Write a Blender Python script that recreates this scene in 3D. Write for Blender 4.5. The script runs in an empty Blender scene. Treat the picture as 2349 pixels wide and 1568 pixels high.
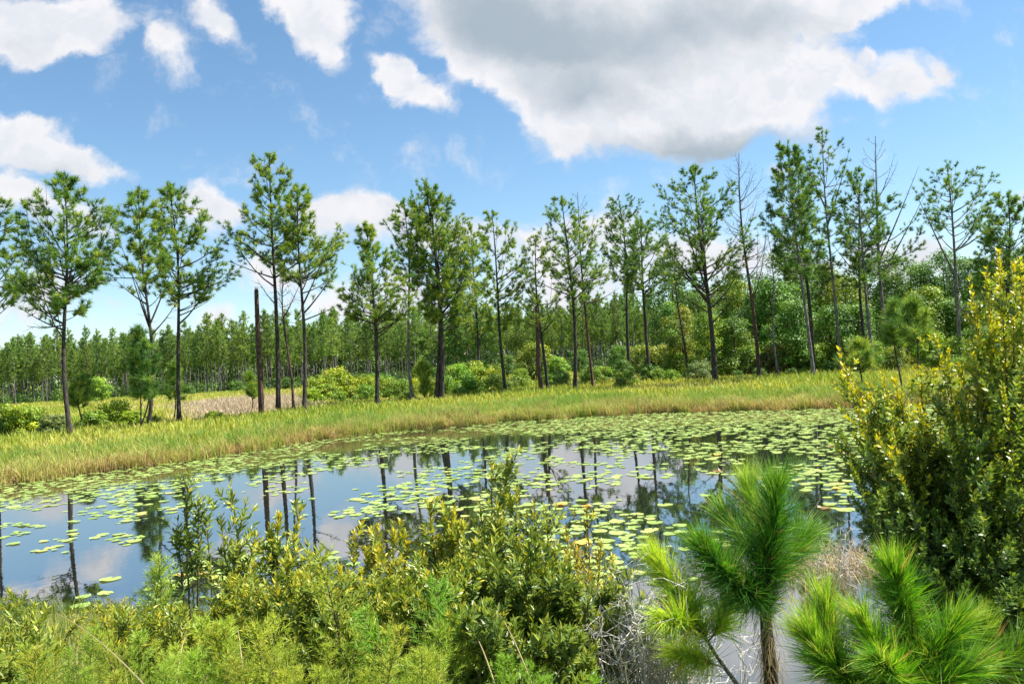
import bpy, math, random
import numpy as np

# ------------------------------------------------------------------ camera, sky, sun, exposure
SC = bpy.context.scene
COL = SC.collection
R = math.radians
PW, PH, FPX = 2349.0, 1568.0, 1827.0          # working frame of the photograph and focal length in its pixels
EYE = np.array([0.0, 0.0, 3.83])              # eye height above the pond water (z = 0)
PITCH, ROLL = R(1.75), R(3.4)

cam_d = bpy.data.cameras.new("camera")
cam_d.sensor_width = 36.0
cam_d.lens = 36.0 * FPX / PW
cam_d.clip_start, cam_d.clip_end = 0.05, 9000.0
cam = bpy.data.objects.new("camera", cam_d)
COL.objects.link(cam)
cam.location = EYE
SC.camera = cam
_f = np.array([0, math.cos(PITCH), math.sin(PITCH)])
_u0 = np.array([0, -math.sin(PITCH), math.cos(PITCH)])
_r0 = np.array([1.0, 0, 0])
CR = _r0 * math.cos(ROLL) - _u0 * math.sin(ROLL)
CU = _u0 * math.cos(ROLL) + _r0 * math.sin(ROLL)
CF = _f
from mathutils import Matrix, Vector
cam.rotation_euler = Matrix(((CR[0], CU[0], -CF[0]), (CR[1], CU[1], -CF[1]), (CR[2], CU[2], -CF[2]))).to_euler()

def ray(px, py):
    return CR * ((px - PW / 2) / FPX) + CU * ((PH / 2 - py) / FPX) + CF

def W(px, py, Y):
    """world point seen at pixel (px, py) at forward distance Y"""
    d = ray(px, py)
    return EYE + d * (Y / d[1])

def hit(px, py, z):
    d = ray(px, py)
    return EYE + d * ((z - EYE[2]) / d[2])

def proj(p):
    v = np.asarray(p) - EYE
    w = v @ CF
    w = np.where(w < 0.05, 0.05, w)
    return PW / 2 + FPX * (v @ CR) / w, PH / 2 - FPX * (v @ CU) / w, w

SUN_EL, SUN_AZ = R(58), R(84)                # azimuth clockwise from the view direction (+Y) towards +X
sun_dir = Vector((math.cos(SUN_EL) * math.sin(SUN_AZ), math.cos(SUN_EL) * math.cos(SUN_AZ), math.sin(SUN_EL)))
sd = bpy.data.lights.new("sun", 'SUN')
sd.energy, sd.angle, sd.color = 4.6, R(0.53), (1.0, 0.95, 0.86)
sun = bpy.data.objects.new("sun", sd)
COL.objects.link(sun)
sun.rotation_euler = sun_dir.to_track_quat('Z', 'Y').to_euler()

SC.view_settings.view_transform = 'Standard'
SC.view_settings.look = 'None'
SC.view_settings.exposure = 1.48
SC.view_settings.gamma = 1.0
SC.cycles.max_bounces = 7
SC.cycles.diffuse_bounces = 3
SC.cycles.glossy_bounces = 3
SC.cycles.transmission_bounces = 4
SC.cycles.transparent_max_bounces = 6
SC.cycles.caustics_reflective = False
SC.cycles.caustics_refractive = False

SKY_STRENGTH = 0.064

class NT:
    """small helper for node trees"""
    def __init__(s, tree):
        s.t = tree; tree.nodes.clear()
    def n(s, kind, **kw):
        nd = s.t.nodes.new(kind)
        for k, v in kw.items():
            if k.startswith('i_'):
                nd.inputs[k[2:].replace('_', ' ')].default_value = v
            else:
                setattr(nd, k, v)
        return nd
    def l(s, a, b):
        s.t.links.new(a, b)
    def math(s, op, a, b=None, clamp=False):
        nd = s.t.nodes.new('ShaderNodeMath'); nd.operation = op; nd.use_clamp = clamp
        for i, v in enumerate((a, b)):
            if v is None: continue
            if isinstance(v, (int, float)): nd.inputs[i].default_value = v
            else: s.l(v, nd.inputs[i])
        return nd.outputs[0]
    def smooth(s, v, a, b, lo=0.0, hi=1.0):
        nd = s.t.nodes.new('ShaderNodeMapRange'); nd.interpolation_type = 'SMOOTHSTEP'
        s.l(v, nd.inputs[0])
        for i, x in zip((1, 2, 3, 4), (a, b, lo, hi)): nd.inputs[i].default_value = x
        return nd.outputs[0]
    def mixc(s, fac, a, b, blend='MIX'):
        nd = s.t.nodes.new('ShaderNodeMix'); nd.data_type = 'RGBA'; nd.blend_type = blend
        if isinstance(fac, (int, float)): nd.inputs[0].default_value = fac
        else: s.l(fac, nd.inputs[0])
        for i, v in ((6, a), (7, b)):
            if isinstance(v, (tuple, list)): nd.inputs[i].default_value = (*v[:3], 1)
            else: s.l(v, nd.inputs[i])
        return nd.outputs[2]
    def ramp(s, v, stops, interp='LINEAR'):
        nd = s.t.nodes.new('ShaderNodeValToRGB'); cr = nd.color_ramp; cr.interpolation = interp
        while len(cr.elements) < len(stops): cr.elements.new(0.5)
        for e, (p, c) in zip(cr.elements, stops):
            e.position = p; e.color = (*c[:3], 1)
        s.l(v, nd.inputs[0])
        return nd.outputs[0]

def gcoord(px, py):
    d = ray(px, py)
    return d[0] / d[1], d[2] / d[1]

# clouds: (px, py, radius x, radius y, tilt in degrees, weight)
CLOUDS = [
    (120, 50, 190, 100, 0, 1.15), (215, 68, 95, 70, 0, 1.0), (60, 110, 85, 50, 0, .6), (30, 30, 120, 80, 0, .8),
    (387, 130, 85, 68, 0, .8), (350, 88, 34, 60, 30, .45), (470, 10, 70, 60, -30, .75), (508, 52, 46, 60, 35, .55),
    (690, -8, 140, 62, -32, 1.1), (745, 58, 88, 88, -50, 1.05), (775, 130, 48, 48, -60, .75),
    (912, 155, 74, 44, -25, 1.0), (962, 208, 78, 58, -55, 1.05), (1012, 248, 58, 46, -35, .8), (935, 128, 35, 30, 0, .6),
    (1060, 0, 270, 130, -30, 1.3), (1120, 130, 130, 90, -50, 1.0), (1330, 110, 330, 200, -14, 1.4), (1620, 90, 400, 210, 5, 1.4),
    (1480, 235, 370, 100, 0, 1.1), (1255, 300, 82, 72, -40, .9), (1290, 345, 55, 36, 0, .6), (1880, 200, 270, 78, 8, 1.1),
    (2060, 218, 100, 46, 15, .9), (1900, 8, 250, 66, 16, 1.05), (1500, 320, 250, 48, 0, .8), (1700, 285, 250, 66, 0, .85),
    (2143, 160, 28, 46, 35, .6), (2000, 140, 26, 28, 0, .45), (1080, 175, 70, 70, 0, .8), (2110, -20, 120, 50, 10, .6),
    (40, 328, 150, 75, -12, 1.2), (165, 372, 120, 45, -8, 1.0), (50, 292, 60, 40, 0, .7), (280, 390, 44, 26, 0, .4),
    (15, 450, 105, 60, 0, 1.0), (165, 500, 150, 55, 0, .8), (480, 482, 110, 62, -20, 1.0), (560, 505, 60, 40, 0, .6),
    (800, 510, 130, 72, 0, 1.05), (880, 487, 70, 45, 0, .9), (745, 500, 50, 45, 0, .7), (990, 540, 180, 66, 0, .8),
    (600, 628, 130, 42, 0, .75), (480, 706, 66, 30, 0, .85), (110, 650, 190, 66, 0, .62), (60, 715, 160, 46, 0, .5),
    (740, 700, 170, 66, 0, .5), (930, 690, 220, 90, 0, .62), (1230, 560, 150, 70, 0, .8), (1378, 520, 80, 70, 0, .85),
    (1300, 650, 240, 76, 0, .7), (1520, 600, 170, 80, 0, .7), (1700, 585, 220, 66, 0, .8), (1790, 402, 30, 22, 0, .6),
    (2345, 455, 60, 36, 0, .9), (2110, 588, 150, 55, 0, .7), (1900, 620, 200, 60, 0, .55), (270, 690, 70, 26, 0, .4),
    (2500, 300, 160, 90, 0, .9), (-200, 200, 160, 90, 0, .9), (600, -260, 300, 120, 0, 1.0), (1500, -250, 500, 160, 0, 1.2),
]
GREYS = [(1080, 30, 200, 120, -25, .6), (1290, 120, 290, 130, -8, .85), (1560, 50, 400, 120, 0, .9), (1340, 215, 190, 66, 0, .6), (1560, 338, 330, 62, 0, .8),
         (1120, 20, 210, 110, -20, .7), (1830, 60, 170, 80, 0, .35), (60, 95, 160, 50, 0, .28), (130, 390, 140, 26, 0, .35),
         (820, 560, 180, 40, 0, .22), (1740, 330, 220, 50, 0, .55)]  # grey undersides: cloud shade painted into the sky colour

world = bpy.data.worlds.new("World")
SC.world = world
world.use_nodes = True
k = NT(world.node_tree)
out = k.n('ShaderNodeOutputWorld')
bg = k.n('ShaderNodeBackground')
bg.inputs['Strength'].default_value = SKY_STRENGTH
k.l(bg.outputs[0], out.inputs[0])
sky = k.n('ShaderNodeTexSky', sky_type='NISHITA', sun_disc=False, sun_elevation=SUN_EL, sun_rotation=SUN_AZ)
sky.altitude, sky.air_density, sky.dust_density, sky.ozone_density = 0.0, 1.0, 0.2, 2.6
tc = k.n('ShaderNodeTexCoord')
sep = k.n('ShaderNodeSeparateXYZ')
k.l(tc.outputs['Generated'], sep.inputs[0])
yy = k.math('MAXIMUM', sep.outputs[1], 0.08)
gx, gz = k.math('DIVIDE', sep.outputs[0], yy), k.math('DIVIDE', sep.outputs[2], yy)
cmb = k.n('ShaderNodeCombineXYZ')
k.l(gx, cmb.inputs[0]); k.l(gz, cmb.inputs[1])
G = cmb.outputs[0]
def noise(vec, scale, detail, rough=0.55, off=(0, 0, 0)):
    mp = k.n('ShaderNodeMapping'); mp.inputs['Location'].default_value = off
    k.l(vec, mp.inputs[0])
    nz = k.n('ShaderNodeTexNoise'); nz.inputs['Scale'].default_value = scale
    nz.inputs['Detail'].default_value = detail; nz.inputs['Roughness'].default_value = rough
    k.l(mp.outputs[0], nz.inputs['Vector'])
    return nz
w1 = noise(G, 7.0, 5.0, 0.6)
vs = k.n('ShaderNodeVectorMath', operation='SUBTRACT'); k.l(w1.outputs['Color'], vs.inputs[0]); vs.inputs[1].default_value = (.5, .5, .5)
vm = k.n('ShaderNodeVectorMath', operation='SCALE'); k.l(vs.outputs[0], vm.inputs[0]); vm.inputs['Scale'].default_value = 0.11
va = k.n('ShaderNodeVectorMath', operation='ADD'); k.l(G, va.inputs[0]); k.l(vm.outputs[0], va.inputs[1])
GW = va.outputs[0]
def blobs(vec, lst):
    acc = None
    for (px, py, rx, ry, rot, wgt) in lst:
        x, z = gcoord(px, py)
        mp = k.n('ShaderNodeMapping', vector_type='TEXTURE')
        mp.inputs['Location'].default_value = (x, z, 0)
        mp.inputs['Rotation'].default_value = (0, 0, R(rot) - ROLL)
        mp.inputs['Scale'].default_value = (rx * 1.08 / FPX, ry * 1.08 / FPX, 1)
        k.l(vec, mp.inputs[0])
        gr = k.n('ShaderNodeTexGradient', gradient_type='SPHERICAL')
        k.l(mp.outputs[0], gr.inputs[0])
        v = k.math('MULTIPLY', gr.outputs['Fac'], wgt)
        acc = v if acc is None else k.math('ADD', acc, v)
    return acc
S = blobs(GW, CLOUDS)
n1 = noise(GW, 15.0, 12.0, 0.6, (3.1, 1.7, 0)).outputs['Fac']
n1b = noise(GW, 15.0, 6.0, 0.55, (3.1 - .016, 1.7 - .02, 0)).outputs['Fac']
n1c = noise(GW, 15.0, 6.0, 0.55, (3.1, 1.7, 0)).outputs['Fac']
n2 = noise(G, 5.5, 6.0, 0.55, (7.3, 2.2, 0)).outputs['Fac']
dens = k.math('ADD', S, k.math('MULTIPLY', k.math('SUBTRACT', n1, 0.5), 1.5))
dens = k.math('ADD', dens, k.math('MULTIPLY', k.math('SUBTRACT', n2, 0.5), 0.3))
alpha = k.smooth(dens, 0.02, 0.72)
front = k.smooth(sep.outputs[1], 0.08, 0.2)
low = k.smooth(sep.outputs[2], 0.0, 0.03)
alpha = k.math('MULTIPLY', k.math('MULTIPLY', alpha, front), low)
gm = k.math('ADD', blobs(GW, GREYS), k.math('MULTIPLY', k.math('SUBTRACT', n2, 0.5), 0.9))
gfac = k.math('MULTIPLY', k.smooth(k.math('ADD', gm, k.math('MULTIPLY', k.math('SUBTRACT', n1, .5), .7)), -0.1, 1.15), 0.95)
thick = k.smooth(k.math('ADD', dens, k.math('MULTIPLY', k.math('SUBTRACT', n1, .5), .8)), 0.3, 1.15)
ccol = k.mixc(k.math('MULTIPLY', thick, 0.3), (5.6, 5.5, 5.6), (4.2, 4.5, 5.0))
billow_shade = k.smooth(k.math('SUBTRACT', n1b, n1c), -.10, .10)  # sunward shading of the cloud billows, painted into the sky colour
ccol = k.mixc(k.math('MULTIPLY', billow_shade, .42), ccol, (3.6, 4.0, 4.6))
ccol = k.mixc(gfac, ccol, (2.25, 2.75, 3.2))
# the blue of the open sky, a little deeper than the plain model
skyc = k.n('ShaderNodeHueSaturation'); skyc.inputs['Saturation'].default_value = 1.08; skyc.inputs['Hue'].default_value = 0.492; skyc.inputs['Value'].default_value = 1.0
k.l(sky.outputs[0], skyc.inputs['Color'])
fin = k.mixc(alpha, skyc.outputs[0], ccol)
k.l(fin, bg.inputs['Color'])

# ------------------------------------------------------------------ mesh helpers
class MB:
    """collects triangles and quads with a per-face tint and links them as one mesh"""
    def __init__(s): s.V, s.T, s.Q, s.tt, s.tq, s.n = [], [], [], [], [], 0
    def tri(s, v, f, tint=0.5):
        v = np.asarray(v, float).reshape(-1, 3); f = np.asarray(f, int).reshape(-1, 3)
        s.V.append(v); s.T.append(f + s.n); s.tt.append(np.broadcast_to(np.asarray(tint, float), (len(f),))); s.n += len(v)
    def quad(s, v, f, tint=0.5):
        v = np.asarray(v, float).reshape(-1, 3); f = np.asarray(f, int).reshape(-1, 4)
        s.V.append(v); s.Q.append(f + s.n); s.tq.append(np.broadcast_to(np.asarray(tint, float), (len(f),))); s.n += len(v)
    def arrays(s):
        V = np.concatenate(s.V) if s.V else np.zeros((0, 3))
        T = np.concatenate(s.T) if s.T else np.zeros((0, 3), int)
        Q = np.concatenate(s.Q) if s.Q else np.zeros((0, 4), int)
        tint = np.concatenate([np.concatenate(s.tt) if s.tt else np.zeros(0), np.concatenate(s.tq) if s.tq else np.zeros(0)])
        return V, T, Q, tint
    def mesh(s, name, mat, smooth=False):
        V, T, Q, tint = s.arrays()
        me = bpy.data.meshes.new(name)
        me.vertices.add(len(V)); me.vertices.foreach_set('co', V.astype(np.float32).ravel())
        li = np.concatenate([T.ravel(), Q.ravel()]).astype(np.int32)
        me.loops.add(len(li)); me.loops.foreach_set('vertex_index', li)
        st = np.concatenate([np.arange(len(T)) * 3, len(T) * 3 + np.arange(len(Q)) * 4]).astype(np.int32)
        me.polygons.add(len(st)); me.polygons.foreach_set('loop_start', st)
        me.update(calc_edges=True)
        a = me.attributes.new('tint', 'FLOAT', 'FACE'); a.data.foreach_set('value', tint.astype(np.float32))
        me.polygons.foreach_set('use_smooth', np.full(len(st), smooth, bool))
        if mat: me.materials.append(mat)
        return me
    def build(s, name, mat, parent=None, smooth=False):
        o = bpy.data.objects.new(name, s.mesh(name, mat, smooth))
        COL.objects.link(o)
        if parent: o.parent = parent
        return o
    def merged(s, dst, loc, rz, sc, dt=0.0):
        V, T, Q, tint = s.arrays()
        c, n = math.cos(rz), math.sin(rz)
        P = np.stack([V[:, 0] * c - V[:, 1] * n, V[:, 0] * n + V[:, 1] * c, V[:, 2]], 1) * sc + np.asarray(loc)
        if len(T): dst.V.append(P); dst.T.append(T + dst.n); dst.tt.append(np.clip(tint[:len(T)] + dt, 0, 1))
        if len(Q):
            if not len(T): dst.V.append(P)
            dst.Q.append(Q + dst.n); dst.tq.append(np.clip(tint[len(T):] + dt, 0, 1))
        dst.n += len(P)

def tag(o, label=None, cat=None, group=None, kind=None):
    if label: o['label'] = label
    if cat: o['category'] = cat
    if group: o['group'] = group
    if kind: o['kind'] = kind
    return o

def thing(name, label, cat, loc=(0, 0, 0), group=None, rz=0.0):
    o = bpy.data.objects.new(name, None); COL.objects.link(o)
    o.empty_display_size = 0.2
    o.location = loc; o.rotation_euler = (0, 0, rz)
    return tag(o, label, cat, group)

def dup(root, loc, rz, sc=1.0, label=None, group=None, color=None):
    r = root.copy(); COL.objects.link(r)
    r.location = loc; r.rotation_euler = (0, 0, rz); r.scale = (sc, sc, sc) if isinstance(sc, (int, float)) else sc
    if label: r['label'] = label
    if group: r['group'] = group
    for ch in list(root.children):
        c = ch.copy(); COL.objects.link(c); c.parent = r
        if color is not None: c.color = (*color, 1)
    return r

def norm(a):
    return a / np.maximum(np.linalg.norm(a, axis=-1, keepdims=True), 1e-9)

def runit(rng, n):
    return norm(rng.normal(size=(n, 3)))

def perp(d, rng=None):
    a = rng.normal(size=d.shape) if rng is not None else np.broadcast_to(np.array([0.31, 0.57, 0.76]), d.shape)
    return norm(np.cross(d, a))

def tube(mb, pts, rad, sides=5, tint=0.5):
    pts = np.asarray(pts, float); n = len(pts)
    rad = np.broadcast_to(np.asarray(rad, float), (n,))
    t = norm(np.gradient(pts, axis=0))
    ref = np.array([0.0, 0, 1]) if abs(t[0][2]) < 0.8 else np.array([1.0, 0, 0])
    a = norm(np.cross(t, ref)); b = np.cross(t, a)
    ang = np.arange(sides) * 2 * math.pi / sides
    v = pts[:, None, :] + rad[:, None, None] * (a[:, None, :] * np.cos(ang)[None, :, None] + b[:, None, :] * np.sin(ang)[None, :, None])
    i, j = np.meshgrid(np.arange(n - 1), np.arange(sides), indexing='ij')
    j2 = (j + 1) % sides
    f = np.stack([i * sides + j, i * sides + j2, (i + 1) * sides + j2, (i + 1) * sides + j], -1).reshape(-1, 4)
    mb.quad(v.reshape(-1, 3), f, tint)

def bez(a, c, b, n):
    t = np.linspace(0, 1, n)[:, None]
    return (1 - t) ** 2 * a + 2 * t * (1 - t) * c + t * t * b

def needles(mb, base, d, ln, w, rng, tint):
    """one triangle per needle bundle"""
    n = len(base)
    s = perp(d, rng) * (np.broadcast_to(w, (n,))[:, None] * 0.5)
    v = np.stack([base + s, base - s, base + d * np.broadcast_to(ln, (n,))[:, None]], 1).reshape(-1, 3)
    mb.tri(v, np.arange(3 * n).reshape(-1, 3), tint)

def tufts(mb, C, D, size, k_, rng, w=0.05, t0=0.5, tv=0.22, spread=0.85, up=0.18):
    """pompoms of needle bundles at the tips of pine twigs"""
    n = len(C)
    if n == 0: return
    C = np.repeat(C, k_, 0); D = np.repeat(D, k_, 0); sz = np.repeat(np.broadcast_to(size, (n,)), k_)
    dirs = norm(D * 0.75 + runit(rng, n * k_) * spread + np.array([0, 0, up]))
    base = C - D * (rng.random(n * k_) * sz * 0.75)[:, None]
    tn = np.repeat(rng.normal(t0, tv, n), k_) + rng.normal(0, 0.08, n * k_)
    needles(mb, base, dirs, sz * rng.uniform(.75, 1.1, n * k_), w * rng.uniform(.7, 1.2, n * k_), rng, np.clip(tn, 0, 1))

def leaves(mb, P, D, N, L, Wd, tint, curl=0.12, fine=True):
    """pointed oval leaves, folded along the midrib; P base, D axis, N face normal"""
    n = len(P)
    D = norm(D); Sd = norm(np.cross(D, N)); N = np.cross(Sd, D)
    L = np.broadcast_to(L, (n,))[:, None]; Wd = np.broadcast_to(Wd, (n,))[:, None]
    if fine:
        l1 = P + D * L * .3 - Sd * Wd * .46 + N * Wd * .12
        r1 = P + D * L * .3 + Sd * Wd * .46 + N * Wd * .12
        l2 = P + D * L * .68 - Sd * Wd * .40 + N * (Wd * .12 - L * curl * .5)
        r2 = P + D * L * .68 + Sd * Wd * .40 + N * (Wd * .12 - L * curl * .5)
        tip = P + D * L - N * L * curl
        m1 = P + D * L * .3; m2 = P + D * L * .68 - N * L * curl * .5
        v = np.stack([P, l1, r1, l2, r2, tip, m1, m2], 1).reshape(-1, 3)
        pat = np.array([[0, 6, 1], [0, 2, 6], [1, 6, 7], [1, 7, 3], [6, 2, 4], [6, 4, 7], [3, 7, 5], [7, 4, 5]])
        k_ = 8
    else:
        l1 = P + D * L * .48 - Sd * Wd * .5; r1 = P + D * L * .48 + Sd * Wd * .5
        tip = P + D * L - N * L * curl
        v = np.stack([P, l1, r1, tip], 1).reshape(-1, 3)
        pat = np.array([[0, 2, 1], [1, 2, 3]]); k_ = 4
    f = (np.arange(n)[:, None, None] * k_ + pat[None]).reshape(-1, 3)
    mb.tri(v, f, np.repeat(np.broadcast_to(tint, (n,)), len(pat)))

def blades(mb, P, H, w, rng, lean=0.35, tint=0.5, wind=(0, 0)):
    """bent grass blades rooted at P"""
    n = len(P)
    az = rng.random(n) * 2 * math.pi
    dx = np.stack([np.cos(az), np.sin(az), np.zeros(n)], 1)
    sd_ = np.stack([-np.sin(az), np.cos(az), np.zeros(n)], 1)
    rot = rng.normal(0, 1.0, n); c, s = np.cos(rot)[:, None], np.sin(rot)[:, None]
    sd_ = sd_ * c + dx * s
    H = np.broadcast_to(H, (n,)); w = np.broadcast_to(w, (n,))
    ln = np.abs(rng.normal(0, lean, n)) * H
    wv = np.array([wind[0], wind[1], 0.0])
    m = P + dx * (ln * .3)[:, None] + wv * (H * .25)[:, None]; m[:, 2] += H * .55
    t = P + dx * ln[:, None] + wv * H[:, None]; t[:, 2] += H * rng.uniform(.85, 1.05, n)
    hw = (w * .5)[:, None]
    v = np.stack([P - sd_ * hw, P + sd_ * hw, m - sd_ * hw * .85, m + sd_ * hw * .85, t], 1).reshape(-1, 3)
    pat = np.array([[0, 1, 3], [0, 3, 2], [2, 3, 4]])
    f = (np.arange(n)[:, None, None] * 5 + pat[None]).reshape(-1, 3)
    mb.tri(v, f, np.repeat(np.broadcast_to(tint, (n,)), 3))

# ------------------------------------------------------------------ materials
def foliage_mat(name, stops, rough=0.5, transl=0.3, spec=0.35, tcol=1.25, objcol=False):
    m = bpy.data.materials.new(name); m.use_nodes = True
    q = NT(m.node_tree)
    o = q.n('ShaderNodeOutputMaterial')
    at = q.n('ShaderNodeAttribute', attribute_name='tint')
    c = q.ramp(at.outputs['Fac'], stops)
    if objcol:
        oi = q.n('ShaderNodeObjectInfo')
        c = q.mixc(1.0, c, oi.outputs['Color'], 'MULTIPLY')
    p = q.n('ShaderNodeBsdfPrincipled'); p.inputs['Roughness'].default_value = rough
    p.inputs['Specular IOR Level'].default_value = spec
    q.l(c, p.inputs['Base Color'])
    tr = q.n('ShaderNodeBsdfTranslucent')
    hs = q.n('ShaderNodeHueSaturation'); hs.inputs['Value'].default_value = tcol; hs.inputs['Saturation'].default_value = 1.08
    hs.inputs['Hue'].default_value = 0.49
    q.l(c, hs.inputs['Color']); q.l(hs.outputs[0], tr.inputs['Color'])
    mx = q.n('ShaderNodeMixShader'); mx.inputs[0].default_value = transl
    q.l(p.outputs[0], mx.inputs[1]); q.l(tr.outputs[0], mx.inputs[2]); q.l(mx.outputs[0], o.inputs[0])
    return m

def bark_mat(name, c1, c2, scale=9.0, rough=0.9):
    m = bpy.data.materials.new(name); m.use_nodes = True
    q = NT(m.node_tree)
    o = q.n('ShaderNodeOutputMaterial'); p = q.n('ShaderNodeBsdfPrincipled'); p.inputs['Roughness'].default_value = rough
    p.inputs['Specular IOR Level'].default_value = 0.2
    tcx = q.n('ShaderNodeTexCoord'); mp = q.n('ShaderNodeMapping'); mp.inputs['Scale'].default_value = (1, 1, .35)
    q.l(tcx.outputs['Object'], mp.inputs[0])
    nz = q.n('ShaderNodeTexNoise'); nz.inputs['Scale'].default_value = scale; nz.inputs['Detail'].default_value = 6; nz.inputs['Roughness'].default_value = .65
    q.l(mp.outputs[0], nz.inputs['Vector'])
    vo = q.n('ShaderNodeTexVoronoi'); vo.inputs['Scale'].default_value = scale * 1.4
    q.l(mp.outputs[0], vo.inputs['Vector'])
    f = q.math('MULTIPLY', q.smooth(nz.outputs['Fac'], .3, .7), q.smooth(vo.outputs['Distance'], 0.05, .5, .45, 1.0))
    q.l(q.mixc(f, c1, c2), p.inputs['Base Color'])
    bp = q.n('ShaderNodeBump'); bp.inputs['Strength'].default_value = .6; bp.inputs['Distance'].default_value = .03
    q.l(f, bp.inputs['Height']); q.l(bp.outputs[0], p.inputs['Normal'])
    q.l(p.outputs[0], o.inputs[0])
    return m

M = {}
M['pine'] = foliage_mat('pine_needles', [(0, (.045, .125, .035)), (.35, (.10, .225, .042)), (.65, (.205, .33, .048)), (1, (.38, .44, .065))], .5, .36, objcol=True)
M['far_pine'] = foliage_mat('far_pine_needles', [(0, (.07, .15, .035)), (.5, (.175, .295, .05)), (1, (.31, .40, .07))], .55, .32, objcol=True)
M['broad'] = foliage_mat('broad_leaves', [(0, (.035, .09, .02)), (.5, (.10, .205, .034)), (1, (.20, .29, .05))], .5, .3, objcol=True)
M['shrub'] = foliage_mat('shrub_leaves', [(0, (.035, .075, .018)), (.5, (.11, .19, .03)), (1, (.22, .29, .045))], .5, .3, objcol=True)
M['bark'] = bark_mat('pine_bark', (.016, .013, .012), (.105, .088, .078), 7)
M['pale_bark'] = bark_mat('pale_bark', (.06, .055, .05), (.27, .25, .225), 6)
M['red_bark'] = bark_mat('reddish_bark', (.035, .02, .017), (.17, .10, .078), 7)
M['twig'] = bark_mat('twig_bark', (.06, .04, .025), (.20, .15, .09), 30)
M['grey_twig'] = bark_mat('grey_twig_bark', (.42, .40, .36), (.70, .67, .62), 30)
M['reed'] = foliage_mat('bank_grass_blades', [(0, (.20, .12, .045)), (.3, (.48, .36, .15)), (.55, (.47, .44, .13)), (.8, (.33, .42, .075)), (1, (.19, .31, .05))], .6, .35)
M['meadow'] = foliage_mat('meadow_grass_blades', [(0, (.50, .40, .27)), (.35, (.52, .47, .20)), (.6, (.48, .46, .07)), (.8, (.34, .40, .055)), (1, (.20, .30, .04))], .6, .35)
M['pad'] = foliage_mat('lily_pad_skin', [(0, (.17, .27, .05)), (.5, (.29, .40, .095)), (.85, (.38, .47, .13)), (1, (.48, .47, .12))], .45, .12, .35)
M['old_pad'] = foliage_mat('old_lily_pad_skin', [(0, (.15, .085, .03)), (.4, (.42, .30, .06)), (1, (.58, .50, .09))], .45, .1, .4)

# water
m = bpy.data.materials.new('pond_water_surface'); m.use_nodes = True
q = NT(m.node_tree)
o_ = q.n('ShaderNodeOutputMaterial'); p_ = q.n('ShaderNodeBsdfPrincipled')
p_.inputs['Base Color'].default_value = (.012, .014, .010, 1)
p_.inputs['Roughness'].default_value = 0.015
p_.inputs['IOR'].default_value = 7.0
tcx = q.n('ShaderNodeTexCoord')
mp = q.n('ShaderNodeMapping'); mp.inputs['Scale'].default_value = (1, .55, 1)
q.l(tcx.outputs['Object'], mp.inputs[0])
nz = q.n('ShaderNodeTexNoise'); nz.inputs['Scale'].default_value = 2.2; nz.inputs['Detail'].default_value = 3
q.l(mp.outputs[0], nz.inputs['Vector'])
bp = q.n('ShaderNodeBump'); bp.inputs['Strength'].default_value = .03; bp.inputs['Distance'].default_value = .05
q.l(nz.outputs['Fac'], bp.inputs['Height']); q.l(bp.outputs[0], p_.inputs['Normal'])
q.l(p_.outputs[0], o_.inputs[0])
M['water'] = m

# ground
m = bpy.data.materials.new('soil_and_turf'); m.use_nodes = True
q = NT(m.node_tree)
o_ = q.n('ShaderNodeOutputMaterial'); p_ = q.n('ShaderNodeBsdfPrincipled'); p_.inputs['Roughness'].default_value = .95
p_.inputs['Specular IOR Level'].default_value = .15
tcx = q.n('ShaderNodeTexCoord')
na = q.n('ShaderNodeTexNoise'); na.inputs['Scale'].default_value = .35; na.inputs['Detail'].default_value = 8; na.inputs['Roughness'].default_value = .65
nb = q.n('ShaderNodeTexNoise'); nb.inputs['Scale'].default_value = 6; nb.inputs['Detail'].default_value = 6
q.l(tcx.outputs['Object'], na.inputs['Vector']); q.l(tcx.outputs['Object'], nb.inputs['Vector'])
turf = q.mixc(q.smooth(na.outputs['Fac'], .4, .62), (.12, .13, .035), (.24, .22, .075))
c_ = q.mixc(q.smooth(nb.outputs['Fac'], .35, .7), turf, (.09, .10, .03))
sp = q.n('ShaderNodeSeparateXYZ'); q.l(tcx.outputs['Object'], sp.inputs[0])
mud = q.math('ADD', q.smooth(sp.outputs[2], .02, .22), q.math('MULTIPLY', q.math('SUBTRACT', nb.outputs['Fac'], .5), .6), True)
c_ = q.mixc(mud, (.055, .04, .025), c_)
q.l(c_, p_.inputs['Base Color'])
bp = q.n('ShaderNodeBump'); bp.inputs['Strength'].default_value = .5; bp.inputs['Distance'].default_value = .08
q.l(nb.outputs['Fac'], bp.inputs['Height']); q.l(bp.outputs[0], p_.inputs['Normal'])
q.l(p_.outputs[0], o_.inputs[0])
M['ground'] = m

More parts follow.
